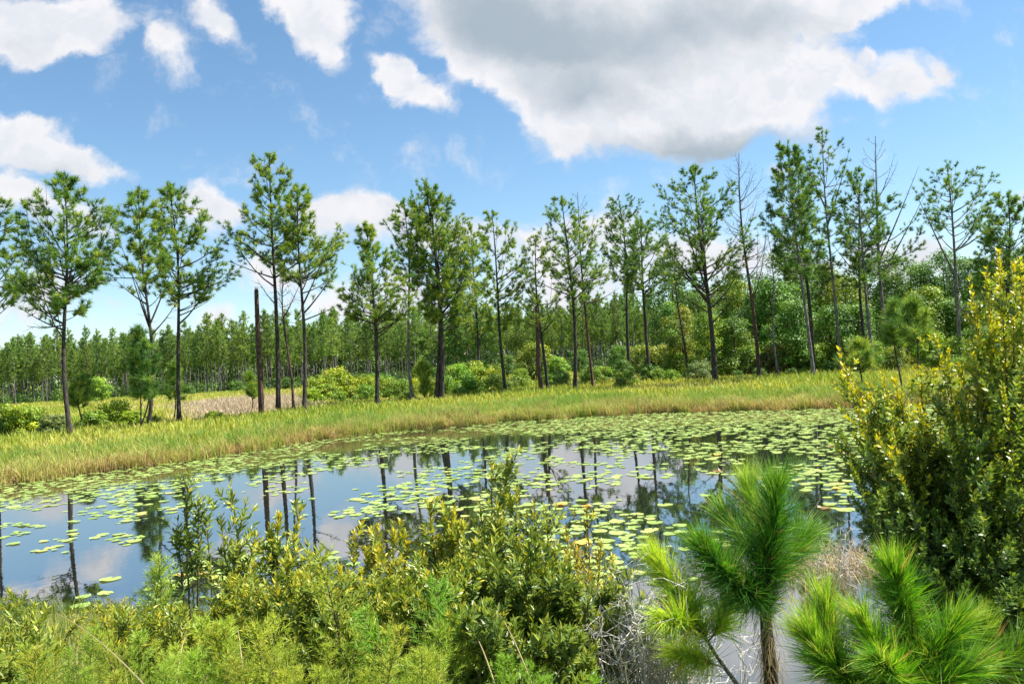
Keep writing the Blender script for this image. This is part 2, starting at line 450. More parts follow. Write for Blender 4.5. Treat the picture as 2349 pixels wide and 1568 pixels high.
# ------------------------------------------------------------------ terrain and water
_fp = [hit(px, py, 0.0) for px, py in ((0, 1112), (250, 1080), (500, 1046), (700, 1014), (860, 992), (1160, 966), (1500, 946), (1900, 936))]
FX = np.array([-120, -60] + [p[0] for p in _fp] + [40, 60, 120])
FY = np.array([-60, -2] + [p[1] for p in _fp] + [46, 34, -40], float)
NX = np.array([-120, -30, -9, -5, -2, 0, 1.2, 2.6, 4.2, 6, 8, 9.5, 14, 30, 120], float)
NY = np.array([60, 17, 14.2, 13.4, 12.0, 10.2, 8.4, 7.6, 7.8, 9.0, 10.5, 12.5, 15, 22, 60], float)
def far_edge(x): return np.interp(x, FX, FY)
def near_edge(x): return np.interp(x, NX, NY)
def ss(t): t = np.clip(t, 0, 1); return t * t * (3 - 2 * t)
def terr(x, y):
    x = np.asarray(x, float); y = np.asarray(y, float)
    fe, ne = far_edge(x), near_edge(x)
    sf, sn = y - fe, ne - y
    zf = 0.16 * ss(sf / 1.2) + 0.55 * ss((sf - .4) / 9.0) + 0.45 * ss((sf - 15) / 120)
    zn = 0.10 * ss(sn / .8) + 2.12 * np.clip(sn / np.maximum(ne - 3.2, 1), 0, 1) ** 1.3
    dep = -0.55 * ss(np.minimum(-sf, -sn) / 2.5)
    z = np.where(sn > 0, zn, np.where(sf > 0, zf, dep))
    bump = 0.05 * (np.sin(x * .9 + 1.3 * np.sin(y * .31)) * np.cos(y * .73 + .8 * np.sin(x * .37)))
    return z + np.where(z > 0.12, bump, 0)

def graded(lo, hi, fine_lo, fine_hi, step, grow=1.18):
    a = list(np.arange(fine_lo, fine_hi + 1e-6, step))
    s = step
    while a[-1] < hi: s *= grow; a.append(a[-1] + s)
    s = step; b = []
    x = fine_lo
    while x > lo: s *= grow; x -= s; b.append(x)
    return np.array(b[::-1] + a)
xs = graded(-3000, 3000, -32, 44, .5); ys = graded(-400, 5000, -2, 66, .45)
X, Y = np.meshgrid(xs, ys, indexing='ij')
Z = terr(X, Y)
mb = MB()
i, j = np.meshgrid(np.arange(len(xs) - 1), np.arange(len(ys) - 1), indexing='ij')
ny_ = len(ys)
mb.quad(np.stack([X, Y, Z], -1).reshape(-1, 3), np.stack([i * ny_ + j, (i + 1) * ny_ + j, (i + 1) * ny_ + j + 1, i * ny_ + j + 1], -1).reshape(-1, 4))
g_ = mb.build('ground', M['ground'], smooth=True)
tag(g_, 'low grassy ground running from the near bank to the far meadow', 'ground', kind='structure')
mb = MB()
gx_, gy_ = np.meshgrid(np.linspace(-70, 70, 29), np.linspace(0, 64, 15), indexing='ij')
i, j = np.meshgrid(np.arange(28), np.arange(14), indexing='ij')
mb.quad(np.stack([gx_, gy_, gx_ * 0], -1).reshape(-1, 3), np.stack([i * 15 + j, (i + 1) * 15 + j, (i + 1) * 15 + j + 1, i * 15 + j + 1], -1).reshape(-1, 4))
w_ = mb.build('water', M['water'], smooth=True)
tag(w_, 'still dark pond water mirroring the sky and pine trunks', 'pond', kind='structure')

# ------------------------------------------------------------------ pines along the far bank
def base_at(px, py):
    """ground point seen at a pixel on the far side (iterates on the terrain height)"""
    z = 0.7
    for _ in range(12):
        p = hit(px, py, z); z = float(terr(p[0], p[1]))
    return np.array([p[0], p[1], z])

def trunk_line(H, rng, n=14, bow=0.3):
    t = np.linspace(0, 1, n)
    off = np.stack([np.sin(t * math.pi) * rng.normal(0, bow) + np.sin(t * 2 * math.pi) * rng.normal(0, bow * .4),
                    np.sin(t * math.pi) * rng.normal(0, bow), np.zeros(n)], 1)
    return t[:, None] * H[None] + off

def pine(seed, label, bpx, tpx, prof, wpx, dens=1.0, Y=None, tint=.5, limbs=(), dead=False, size=.33, color=(1, 1, 1), bark='bark', name='pine_tree', group='pines along the far bank', cat='pine tree', bare_top=0.0, stubs=8, sub=1.0):
    rng = np.random.default_rng(seed)
    b = base_at(*bpx) if Y is None else W(bpx[0], bpx[1], Y)
    if Y is not None: b[2] = float(terr(b[0], b[1]))
    dY = b[1]
    tp = W(tpx[0], tpx[1], dY)
    H = tp - b
    mpp = dY / FPX
    root = thing(name, label, cat, b, group)
    line = trunk_line(H, rng)
    fr = np.linspace(0, 1, len(line))
    r0 = wpx * mpp * .345
    rad = r0 * (1.0 - .86 * fr ** 1.15); rad[0] *= 1.3
    mt = MB(); tube(mt, line, rad, 8)
    def at(f): return np.array([np.interp(f, fr, line[:, a]) for a in range(3)])
    yb, yt = (bpx[1], tpx[1])
    if Y is not None: yb = proj(b)[1]
    def frac(py): return (yb - py) / (yb - yt)
    mc = MB(); C, D, SZ = [], [], []
    mbr = mbr0 = mt
    pr = sorted(prof)                                # top first
    pf = np.array([frac(p[0]) for p in pr])[::-1]
    pl = np.array([p[1] for p in pr])[::-1] * mpp * 1.12
    prr = np.array([p[2] for p in pr])[::-1] * mpp * 1.12
    lo, hi = pf[0], pf[-1]
    nb_ = int(46 * dens * (hi - lo) / .5 * (1.0 if not dead else .8)) + 8
    for i in range(nb_):
        f = lo + (hi - lo) * ((i + rng.random()) / nb_)
        az = i * 2.39996 + rng.normal(0, .35)
        cx = math.cos(az)
        rr = np.interp(f, pf, pl) * (1 - cx) / 2 + np.interp(f, pf, prr) * (1 + cx) / 2
        rr *= rng.choice([rng.uniform(.35, .6), rng.uniform(.7, 1.0), rng.uniform(1.0, 1.22)], p=[.26, .54, .20])
        u = (f - lo) / (hi - lo)
        el = R(np.interp(u, [0, .3, 1], [20, 40, 58]) + rng.normal(0, 13))
        dirv = np.array([cx, math.sin(az), 0])
        tip = at(f) + dirv * rr
        fa = max(f - rr * math.tan(max(el, R(3))) * .85 / H[2], lo - .10)
        a = at(fa)
        ctrl = a + dirv * rr * .62 + np.array([0, 0, (tip[2] - a[2]) * .28])
        pts = bez(a, ctrl, tip, 6)
        rb = np.clip(.012 + rr * .016, .015, r0 * .45)
        tube(mbr, pts, np.linspace(rb, .009, 6), 4)
        ns = max(2, int((4.8 + rr * 3.0) * dens * sub)) if not dead else 4
        if dead: ns = int(4 + rr * 1.5)
        for _ in range(ns):
            t = rng.uniform(.35, 1.0) ** .8
            s = pts[min(int(t * 5), 4)] * (1 - (t * 5 % 1)) + pts[min(int(t * 5) + 1, 5)] * (t * 5 % 1) if t < 1 else pts[-1]
            dv = norm(dirv * .7 + runit(rng, 1)[0] * .75 + np.array([0, 0, .45]))
            ln = (.22 + .20 * rr) * rng.uniform(.6, 1.25)
            e = s + dv * ln
            tube(mbr, bez(s, s + dv * ln * .5 - np.array([0, 0, .04]), e, 3), [.012, .01, .007], 3)
            if not dead and f < 1 - bare_top:
                C.append(e); D.append(norm(dv + np.array([0, 0, .3]))); SZ.append(size * rng.uniform(.8, 1.15))
                if rng.random() < .38:
                    C.append(s * .45 + e * .55 + rng.normal(0, .05, 3)); D.append(norm(dv + runit(rng, 1)[0] * .6)); SZ.append(size * rng.uniform(.7, 1.0))
            elif dead:
                for _k in range(2):
                    d2 = norm(dv + runit(rng, 1)[0] * .7 + np.array([0, 0, .3])); e2 = e + d2 * ln * rng.uniform(.4, .9)
                    tube(mbr, [e, e2], [.007, .005], 3)
        if not dead and f < 1 - bare_top:
            C.append(tip); D.append(norm(dirv + np.array([0, 0, 1.0]))); SZ.append(size)
    if not dead:
        for f in np.linspace(.93, 1.0, 7):
            if f < 1 - bare_top or bare_top == 0:
                C.append(at(f) + rng.normal(0, .08, 3)); D.append(norm(np.array([rng.normal(0, .5), rng.normal(0, .5), 1]))); SZ.append(size)
    for (apy, tx, ty, green) in limbs:               # limbs that stand out in the photo
        mbr = MB()
        a = at(np.clip(frac(apy), 0, .98)); tip = W(tx, ty, dY + rng.normal(0, .6)) - b
        c = (a + tip) * .5 + np.array([0, 0, rng.uniform(-.5, -.1)])
        pts = bez(a, c, tip, 8); L = np.linalg.norm(tip - a)
        tube(mbr, pts, np.linspace(min(.028 + L * .012, r0 * .5), .012, 8), 5)
        for i in range(int(3 + L * 2.0)):
            t = rng.uniform(.3, 1); s = pts[int(t * 7)]
            dv = norm(norm(tip - a) * .5 + runit(rng, 1)[0] * .8 + np.array([0, 0, .35])); ln = rng.uniform(.25, .8)
            e = s + dv * ln
            tube(mbr, [s, (s + e) / 2 - np.array([0, 0, .03]), e], [.013, .01, .006], 3)
            if rng.random() < green:
                C.append(e); D.append(norm(dv + np.array([0, 0, .4]))); SZ.append(size * rng.uniform(.8, 1.1))
        mbr.build('limb', M[bark], root, smooth=True)
        if green > .3: C.append(tip); D.append(norm(tip - a + np.array([0, 0, .8]))); SZ.append(size)
    mbr = mbr0
    for _ in range(stubs):                           # dead stubs below the crown
        f = rng.uniform(max(lo - .28, .1), lo); az = rng.random() * 6.283; a = at(f)
        dv = np.array([math.cos(az), math.sin(az), rng.uniform(-.1, .4)]); ln = rng.uniform(.15, .9)
        tube(mbr, [a, a + dv * ln * .6, a + dv * ln + np.array([0, 0, .1])], [.02, .014, .008], 3)
    mt.build('trunk', M[bark], root, smooth=True)
    if C:
        tufts(mc, np.array(C), np.array(D), np.array(SZ) * 1.16, 38, rng, w=.036, t0=tint + .08, tv=.24)
        cr = mc.build('crown', M['pine'], root); cr.color = (*color, 1)
    return root

pine(100, 'pine cut off by the left edge of the picture', (-8, 1012), (-22, 440), [(440, 10, 10), (500, 60, 60), (600, 70, 72), (690, 60, 70)], 13, 1.0)
pine(101, 'tall pine standing first from the left with long low bare limbs', (163, 1008), (145, 397),
     [(400, 8, 8), (440, 52, 40), (490, 80, 85), (560, 118, 96), (620, 100, 95), (680, 60, 70), (720, 62, 30)], 17, 1.15, tint=.42,
     limbs=[(757, 45, 705, .8), (745, 62, 748, .1), (690, 40, 640, .8), (655, 262, 640, .25), (652, 232, 578, .7)])
pine(102, 'slender pine with steep forked limbs beside thin saplings on left bank', (341, 985), (318, 430),
     [(430, 20, 10), (470, 45, 30), (540, 62, 48), (600, 72, 45), (660, 45, 40)], 14, .95, tint=.5,
     limbs=[(760, 290, 590, .35), (745, 312, 640, .1), (745, 400, 600, .2), (770, 408, 690, .05), (700, 262, 640, .6)])
pine(103, 'dense pine with crown reaching right, paired with the slender forked pine', (411, 972), (386, 420),
     [(420, 26, 30), (460, 42, 50), (520, 50, 70), (590, 60, 105), (640, 40, 112), (690, 30, 60)], 15, 1.15, tint=.5,
     limbs=[(725, 478, 690, .0), (690, 465, 655, .6), (690, 362, 640, .3), (650, 505, 620, .8)])
pine(104, 'tallest left-side pine with thin pointed top next to the broken snag', (638, 958), (617, 352),
     [(352, 8, 8), (372, 38, 22), (400, 30, 40), (440, 34, 10), (470, 62, 55), (520, 95, 60), (560, 70, 60), (600, 30, 50)], 17, 1.1, tint=.55,
     limbs=[(640, 530, 600, .35), (612, 512, 520, .8), (700, 590, 640, .05), (600, 700, 590, .5), (640, 742, 560, .5)])
pine(105, 'dark leaning pine with bare curved lower limbs, right of the red dead trunk', (697, 955), (682, 425),
     [(425, 16, 14), (455, 30, 30), (500, 42, 75), (550, 40, 98), (590, 38, 108), (640, 30, 70)], 15, 1.1, tint=.58,
     limbs=[(720, 770, 620, .25), (700, 742, 590, .5), (745, 690, 700, 0), (735, 775, 700, 0), (660, 620, 560, .4)])
pine(106, 'short cone shaped green pine standing alone at the bank', (865, 940), (840, 513),
     [(513, 8, 8), (560, 30, 28), (620, 55, 60), (670, 60, 70), (710, 66, 72), (735, 60, 50)], 16, 1.15, tint=.52,
     limbs=[(745, 775, 700, .8), (735, 912, 690, .7)])
pine(107, 'sparse grey trunked pine just left of the twin trunks', (946, 925), (925, 455),
     [(455, 14, 12), (500, 40, 34), (560, 44, 40), (620, 38, 40), (670, 20, 30)], 12, .7, tint=.5, bark='pale_bark',
     limbs=[(590, 880, 505, .7), (640, 892, 600, .5), (690, 970, 640, .5)])
pine(108, 'big bushy pine, left trunk of the close twin pair', (1001, 922), (972, 412),
     [(412, 12, 12), (450, 34, 40), (500, 62, 56), (560, 70, 66), (620, 60, 60), (690, 40, 50), (740, 20, 40)], 17, 1.25, tint=.52)
pine(109, 'big bushy pine, right trunk of the close twin pair', (1013, 922), (990, 445),
     [(445, 14, 14), (500, 40, 62), (560, 50, 82), (620, 48, 84), (690, 40, 82), (740, 20, 50)], 16, 1.2, tint=.58,
     limbs=[(760, 1092, 735, .7), (730, 1085, 670, .8)])
pine(110, 'yellowish pine half hidden behind the right twin trunk crown', (1098, 832), (1078, 508),
     [(508, 26, 22), (560, 36, 34), (640, 44, 40), (700, 40, 44), (760, 26, 30)], 10, 1.0, Y=104, tint=.66)
pine(111, 'thin open pine with wide light crown right of the twin trunks', (1161, 908), (1128, 483),
     [(483, 14, 14), (520, 24, 48), (560, 30, 56), (620, 30, 60), (700, 36, 50), (760, 30, 30)], 12, .8, tint=.54,
     limbs=[(690, 1222, 640, .4), (745, 1192, 740, .6), (640, 1215, 595, .4)])
pine(112, 'spindly yellow green pine beside the shorter broken snag', (1258, 903), (1230, 540),
     [(540, 18, 20), (580, 48, 36), (620, 42, 44), (680, 50, 44), (735, 40, 40)], 11, .62, tint=.68,
     limbs=[(765, 1292, 700, .2), (745, 1180, 690, .3), (700, 1300, 680, .4)])
pine(113, 'round topped pine in the middle with pale patchy lower crown', (1319, 898), (1287, 448),
     [(448, 14, 14), (485, 42, 46), (530, 60, 68), (570, 62, 66), (620, 40, 56), (690, 30, 40)], 14, .9, tint=.45,
     limbs=[(690, 1392, 610, .4), (680, 1225, 640, .4)])
pine(114, 'thin pine with dead bare twigs sticking out above its crown', (1361, 893), (1325, 440),
     [(440, 16, 16), (520, 30, 34), (570, 36, 48), (640, 30, 56), (690, 20, 40)], 10, .72, tint=.5, bark='red_bark', bare_top=.16,
     limbs=[(700, 1420, 660, .2), (650, 1425, 620, .5)])
pine(115, 'narrow pine with dark rounded head near the picture centre right', (1446, 875), (1418, 450),
     [(450, 22, 24), (480, 42, 42), (530, 46, 46), (580, 40, 48), (640, 20, 30)], 12, 1.1, tint=.3)
pine(116, 'broad dark round headed pine behind the narrow one', (1487, 803), (1470, 498),
     [(498, 24, 26), (540, 50, 56), (590, 60, 72), (640, 52, 66), (670, 40, 50)], 13, 1.2, Y=98, tint=.36,
     limbs=[(665, 1420, 650, .3)])
pine(117, 'wide spreading pine with many steep limbs like a fan', (1641, 880), (1590, 378),
     [(378, 16, 14), (415, 42, 46), (450, 78, 90), (500, 84, 98), (550, 92, 92), (610, 70, 96), (660, 50, 90)], 18, 1.15, tint=.36,
     limbs=[(690, 1535, 590, .5), (700, 1520, 545, .5), (670, 1560, 480, .6), (650, 1690, 540, .6), (720, 1540, 660, .3), (745, 1700, 655, .7)])
pine(118, 'dark dense pine, thicker crown of the tall pair on the right', (1868, 872), (1806, 327),
     [(327, 20, 16), (360, 34, 20), (420, 46, 40), (480, 54, 56), (540, 62, 54), (600, 50, 50), (640, 30, 30)], 13, 1.3, tint=.3, bark='pale_bark')  # paler bark paints this trunk as the sunlit one of the pair
pine(119, 'straight pine with shaded trunk right behind the dark dense pine', (1862, 800), (1832, 350),
     [(350, 14, 16), (420, 30, 34), (500, 34, 44), (560, 40, 46), (640, 46, 40)], 14, 1.0, Y=88, tint=.32,
     limbs=[(640, 1785, 640, .4), (690, 1900, 650, .3)])
pine(120, 'tallest pine on the right with airy open top', (1930, 862), (1886, 292),
     [(292, 14, 14), (325, 34, 36), (360, 48, 48), (410, 44, 60), (470, 30, 62), (560, 48, 40), (610, 46, 44), (660, 30, 30)], 12, .62, tint=.34, bark='pale_bark',
     limbs=[(520, 1948, 345, .6), (480, 1840, 350, .7), (690, 1860, 660, .4)])
pine(121, 'pine with twin lit stems and loose blue green crown behind the yellow bush', (2005, 832), (1962, 385),
     [(385, 16, 14), (430, 40, 42), (500, 60, 50), (560, 66, 40), (620, 52, 40), (660, 30, 30)], 13, .85, Y=84, tint=.32, bark='pale_bark',  # pale bark stands in for sunlight on the stems
     limbs=[(650, 1910, 560, .5), (660, 1900, 640, .6)])
pine(122, 'dark trunked pine close beside the twin lit stems', (1990, 815), (1972, 420),
     [(420, 14, 14), (500, 36, 40), (570, 40, 40), (640, 30, 30)], 13, .6, Y=88, tint=.3)
pine(123, 'half dead pine with bare forked top and long bare limbs', (2040, 812), (2008, 312),
     [(312, 20, 24), (400, 36, 60), (450, 30, 36), (510, 56, 74), (560, 30, 92), (620, 40, 60)], 14, .75, Y=86, tint=.3, bark='pale_bark', bare_top=.24,
     limbs=[(600, 2108, 380, .0), (640, 2125, 440, .05), (620, 2100, 590, .8), (560, 1960, 440, .1)])
pine(124, 'flat topped pine with crown leaning to the right of the frame', (2203, 806), (2172, 372),
     [(372, 58, 44), (395, 64, 84), (430, 46, 112), (480, 44, 116), (530, 30, 60)], 15, .75, Y=80, tint=.34, bark='pale_bark',
     limbs=[(640, 2095, 430, .35), (660, 2290, 520, .5), (690, 2150, 570, .1), (720, 2300, 600, .6), (745, 2270, 640, .3)])
pine(125, 'pine at the right edge of the picture partly cut off', (2349, 850), (2312, 440),
     [(440, 26, 26), (490, 46, 60), (560, 60, 80), (610, 70, 80), (660, 60, 60)], 15, 1.1, Y=72, tint=.42)

# dead ones
def bare(*a, **kw):
    kw.setdefault('group', 'dead trees along the far bank'); kw.setdefault('cat', 'dead tree'); kw.setdefault('name', 'dead_tree')
    return pine(*a, dead=True, **kw)
bare(140, 'reddish bare dead tree with upswept fan of branches', (1738, 812), (1695, 352),
     [(352, 6, 6), (400, 34, 34), (450, 44, 62), (520, 46, 66), (580, 40, 50), (640, 26, 40)], 14, 1.1, Y=86, bark='red_bark')
bare(141, 'thin reddish dead trunk with short twigs between two living pines', (674, 955), (655, 590),
     [(590, 6, 6), (640, 14, 30), (700, 18, 26), (740, 12, 20)], 10, .5, bark='red_bark', limbs=[(700, 640, 680, 0), (730, 692, 640, 0)])
bare(142, 'very thin pale dead trunk in front of the dark woods', (1788, 868), (1762, 540),
     [(540, 6, 6), (600, 10, 12), (700, 8, 8)], 8, .3, bark='pale_bark', stubs=4)
bare(143, 'thin dark bare trunk left of the fan shaped pine', (1580, 872), (1548, 560),
     [(560, 6, 6), (600, 20, 18), (660, 24, 20)], 9, .4, stubs=8)

def snag(seed, label, bpx, tpx, wpx):
    rng = np.random.default_rng(seed)
    b = base_at(*bpx); H = W(tpx[0], tpx[1], b[1]) - b; r0 = wpx * b[1] / FPX * .5
    root = thing('broken_snag', label, 'snag', b, 'broken snags')
    line = trunk_line(H, rng, 10, .06); rad = r0 * np.linspace(1.15, .8, 10)
    mt = MB(); tube(mt, line, rad, 9)
    top = line[-1]                                    # splintered top
    for k_ in range(7):
        a = k_ * .9 + rng.random(); p = top + np.array([math.cos(a), math.sin(a), 0]) * r0 * .5 - np.array([0, 0, .12])
        tube(mt, [p, p + np.array([0, 0, rng.uniform(.15, .5)])], [r0 * .33, .01], 4)
    ms = mt
    for _ in range(9):
        f = rng.uniform(.3, .95); a = rng.random() * 6.28; s = H * f; d = np.array([math.cos(a), math.sin(a), .2])
        tube(ms, [s, s + d * (r0 + rng.uniform(.08, .4))], [.025, .012], 4)
    mt.build('trunk', M['red_bark'], root, smooth=False)
snag(150, 'tall branchless snag broken off at mid height on the left', (600, 960), (588, 666), 12)
snag(151, 'shorter broken snag beside the spindly yellow green pine', (1243, 904), (1231, 706), 10)

# young pines
def sapling(seed, label, bpx, tpx, rpx, lowf, wpx=6, Y=None, tint=.5, dens=.7, size=.55, group='young pines on the far bank'):
    yt, yb = tpx[1], bpx[1]
    h = yb - yt
    pr = [(yt, rpx * .2, rpx * .2), (yt + h * .12, rpx * .6, rpx * .6), (yt + h * (1 - lowf) * .6, rpx, rpx), (yt + h * (1 - lowf), rpx * .7, rpx * .7)]
    return pine(seed, label, bpx, tpx, pr, wpx, dens * .42, Y=Y, tint=tint, size=size, name='young_pine', cat='young pine', group=group, stubs=3, sub=.26)
sapling(160, 'small dark young pine right of the first tall pine', (196, 985), (194, 860), 26, .45, 6, dens=.7)
sapling(161, 'thin young pine with dark top, tallest of the saplings by the slender pine', (316, 992), (318, 752), 22, .35, 6, tint=.2, dens=.6)
sapling(162, 'shorter young pine leaning into the sapling cluster', (324, 990), (308, 800), 26, .4, 6, tint=.3, dens=.6)
sapling(163, 'young pine in front of the dense paired pine', (397, 968), (402, 832), 18, .4, 5, dens=.6)
sapling(164, 'tiny young pine in the pale meadow grass', (575, 950), (570, 855), 14, .45, 4, dens=.5)
sapling(165, 'bright green young pine beside the twin trunks', (968, 922), (966, 830), 20, .2, 5, tint=.7, dens=.8)
sapling(166, 'lollipop shaped young pine behind the yellow bush, left one', (2072, 902), (2058, 690), 26, .52, 7, Y=52, tint=.45, size=.6)
sapling(167, 'lollipop shaped young pine behind the yellow bush, right one', (2100, 870), (2090, 685), 36, .48, 8, Y=50, tint=.5, dens=.9, size=.62)
sapling(168, 'low bushy young pine at the edge of the yellow bush', (1975, 850), (1972, 782), 34, .1, 6, Y=58, tint=.62, dens=.7, size=.58)

def leaf_cloud(mb, rng, clumps, n, size, elong=1.6, tv=.2):
    c = np.array([k_[0] for k_ in clumps]); r = np.array([k_[1] for k_ in clumps])
    wgt = r[:, 0] * r[:, 2]; wgt = wgt / wgt.sum()
    idx = rng.choice(len(clumps), n, p=wgt)
    u = runit(rng, n); u[:, 2] = np.where(u[:, 2] < -.35, -u[:, 2], u[:, 2])
    rad = rng.random(n) ** .4
    P = c[idx] + u * r[idx] * rad[:, None] * rng.uniform(.85, 1.1, n)[:, None]
    N = norm(u + runit(rng, n) * .8 + np.array([0, 0, .35]))
    D = np.cross(N, runit(rng, n))
    sz = size * rng.uniform(.6, 1.25, n)
    tn = np.clip(rng.normal(.5, tv, len(clumps))[idx] + rng.normal(0, .14, n), 0, 1)
    leaves(mb, P, D, N, sz * elong, sz, tn, fine=False)

# ------------------------------------------------------------------ far plantation
def proto_pine(seed, h=16.0):
    rng = np.random.default_rng(seed)
    line = trunk_line(np.array([rng.normal(0, .3), rng.normal(0, .3), h]), rng, 6, .12)
    mt = MB(); tube(mt, line, np.linspace(.125, .04, 6), 5)
    mc = MB(); C, D, SZ = [], [], []
    lo = rng.uniform(.42, .52)
    for i in range(40):
        f = lo + (1 - lo) * (i + rng.random()) / 40
        u = (f - lo) / (1 - lo)
        rr = np.interp(u, [0, .25, .6, .9, 1], [.7, 1.65, 1.75, .9, .15]) * rng.uniform(.5, 1.15)
        az = i * 2.4 + rng.normal(0, .4); dv = np.array([math.cos(az), math.sin(az), 0])
        tip = np.array([line[:, 0].mean(), line[:, 1].mean(), h * f]) + dv * rr
        a = np.array([np.interp(f - .05, np.linspace(0, 1, 6), line[:, k_]) for k_ in range(3)])
        tube(mt, [a, tip], [.03, .012], 3)
        for _ in range(4):
            C.append(a + (tip - a) * rng.uniform(.35, 1.1) + rng.normal(0, .22, 3)); D.append(norm(dv + np.array([0, 0, .9]))); SZ.append(rng.uniform(.42, .66))
    for f in (.95, .98, 1.0):
        C.append(np.array([line[-1, 0], line[-1, 1], h * f])); D.append(np.array([0, 0, 1.0])); SZ.append(.5)
    tufts(mc, np.array(C), np.array(D), np.array(SZ), 12, rng, w=.12, t0=.5, tv=.22)
    return mt, mc
FP = [proto_pine(200 + i) for i in range(7)]
far_roots = []
PL_LABEL = 'slim tall plantation pine in the front of the far treeline'
for mt, mc in FP:
    r = thing('plantation_pine', PL_LABEL, 'pine tree', (0, 0, 0), 'plantation pines across the meadow')
    mt.build('trunk', M['pale_bark'], r, smooth=True); mc.build('crown', M['far_pine'], r)
    far_roots.append(r)
rng = np.random.default_rng(77)
spots = []
for row in range(5):                                   # planted rows, nearest first
    x = -175.0
    while x < 72:
        yb_ = 226 + row * 7 + 7 * math.sin(x * .035) - 12 * ss((x + 30) / 70) + rng.normal(0, 1.8)
        spots.append((x + rng.normal(0, .4), yb_))
        x += rng.uniform(2.7, 4.4)
zones = [(-10, 480, 'far left of the meadow, behind the first tall pines'), (480, 780, 'behind the pale meadow grass and snag'), (780, 1130, 'behind the bright shrubs and twin trunks'), (1130, 1700, 'behind the middle shrub belt, trunks packed close')]
vis = []
for (x, y) in spots:
    z = float(terr(x, y)); px, py, w = proj(np.array([x, y, z]))
    if -40 < px < 1600: vis.append((x, y, z, float(px)))
vis.sort(key=lambda s: s[1])
indiv, rest = vis[:298], vis[298:]
first = set()
for n_, (x, y, z, px) in enumerate(indiv):
    i = int(rng.integers(0, 7))
    zone = next((t for a, b, t in zones if a <= px < b), zones[0][2])
    lab = 'slim plantation pine ' + zone
    sc_ = float(rng.uniform(.96, 1.44)); rz_ = float(rng.random() * 6.28)
    v = rng.uniform(.8, 1.2); col = (v * rng.uniform(.9, 1.12), v, v * rng.uniform(.9, 1.1))
    if i not in first:
        first.add(i); r = far_roots[i]; r.location = (x, y, z); r.rotation_euler = (0, 0, rz_); r.scale = (sc_,) * 3; r['label'] = lab
        for c in r.children: c.color = (*col, 1)
    else:
        dup(far_roots[i], (x, y, z), rz_, sc_, lab, None, col)
ft, fc = MB(), MB()
back = [(x, y, z) for (x, y, z, px) in rest]
for row in range(7):
    x = -270.0
    while x < 190:
        yb_ = 264 + row * 9 + 7 * math.sin(x * .035) - 12 * ss((x + 30) / 70) + rng.normal(0, 2)
        back.append((x, yb_, 1.1)); x += rng.uniform(4.2, 6.4)
for (x, y, z) in back:
    i = int(rng.integers(0, 7)); sc_ = rng.uniform(1.0, 1.48); rz_ = rng.random() * 6.28
    FP[i][0].merged(ft, (x, y, z), rz_, sc_); FP[i][1].merged(fc, (x, y, z), rz_, sc_, rng.normal(0, .1))
fu_ = MB()
for _ in range(1100):
    ux, uy = rng.uniform(-210, 120), rng.uniform(236, 290)
    leaf_cloud(fu_, rng, [(np.array([ux, uy, rng.uniform(.8, 2.8)]), np.array([3.6, 2.4, rng.uniform(1.6, 3.4)]))], 130, .40)
for _ in range(1300):
    ux, uy = rng.uniform(-280, 190), rng.uniform(296, 336)
    leaf_cloud(fu_, rng, [(np.array([ux, uy, rng.uniform(.5, 12.0)]), np.array([6.0, 3.0, rng.uniform(3, 4.5)]))], 90, .85)
wood = thing('far_pine_wood', 'deep mass of pines receding behind the plantation front row', 'forest', (0, 0, 0))
wood['kind'] = 'stuff'
for o in (ft.build('trunks', M['pale_bark'], wood), fc.build('crowns', M['far_pine'], wood), fu_.build('undergrowth', M['broad'], wood)): o['kind'] = 'stuff'

# ------------------------------------------------------------------ broadleaf woods on the right, and shrubs
def proto_tree(seed, h, w, n=6500, low=.1, cone=False):
    rng = np.random.default_rng(seed)
    clumps = []
    for i in range(34):
        f = low + (1 - low) * (i + rng.random()) / 34
        if cone: prof = np.interp(f, [0, .15, .4, 1], [.5, .95, 1, .12])
        else: prof = np.interp(f, [0, .25, .6, .85, 1], [.55, .9, 1, .7, .2])
        az = i * 2.4 + rng.normal(0, .5); rr = w * prof * rng.uniform(.3, .85)
        s = w * rng.uniform(.26, .46)
        clumps.append((np.array([math.cos(az) * rr, math.sin(az) * rr, h * f * .95]), np.array([s, s, s * rng.uniform(.55, .85)])))
    mc = MB(); leaf_cloud(mc, rng, clumps, n, .17)
    mt = MB(); tube(mt, [(0, 0, -.2), (.05, 0, h * .4), (0, .1, h * .85)], [.2, .13, .04], 6)
    for c, r in clumps[::2]:
        tube(mt, [(0, 0, max(c[2] - 2.0, .4)), c * np.array([.6, .6, .9]), c], [.06, .04, .015], 4)
    return mt, mc
tree_spec = [proto_tree(300, 13, 4.3, 9000), proto_tree(301, 14.5, 4.8, 10000), proto_tree(302, 11.5, 4.1, 9000), proto_tree(303, 14, 3.4, 8000, cone=True), proto_tree(304, 9, 3.9, 8000)]
tree_roots = []
for i, (mt, mc) in enumerate(tree_spec):
    r = thing('broadleaf_tree', 'tree', 'tree', (0, 0, 0), 'mixed trees of the right-hand woods')
    mt.build('trunk', M['bark'], r, smooth=True); mc.build('crown', M['broad'], r)
    tree_roots.append(r)
used = set()
def put(roots, i, loc, rz, sc, label, col, used=used):
    key = roots[i].name
    if key not in used:
        used.add(key); r = roots[i]; r.location = loc; r.rotation_euler = (0, 0, rz); r.scale = (sc,) * 3; r['label'] = label
        for c in r.children: c.color = (*col, 1)
        return r
    return dup(roots[i], loc, rz, sc, label, None, col)
OL, DG, YG, MG = (1.9, 1.4, .8), (1.05, 1.12, 1.0), (2.0, 1.6, .9), (1.25, 1.25, 1.0)
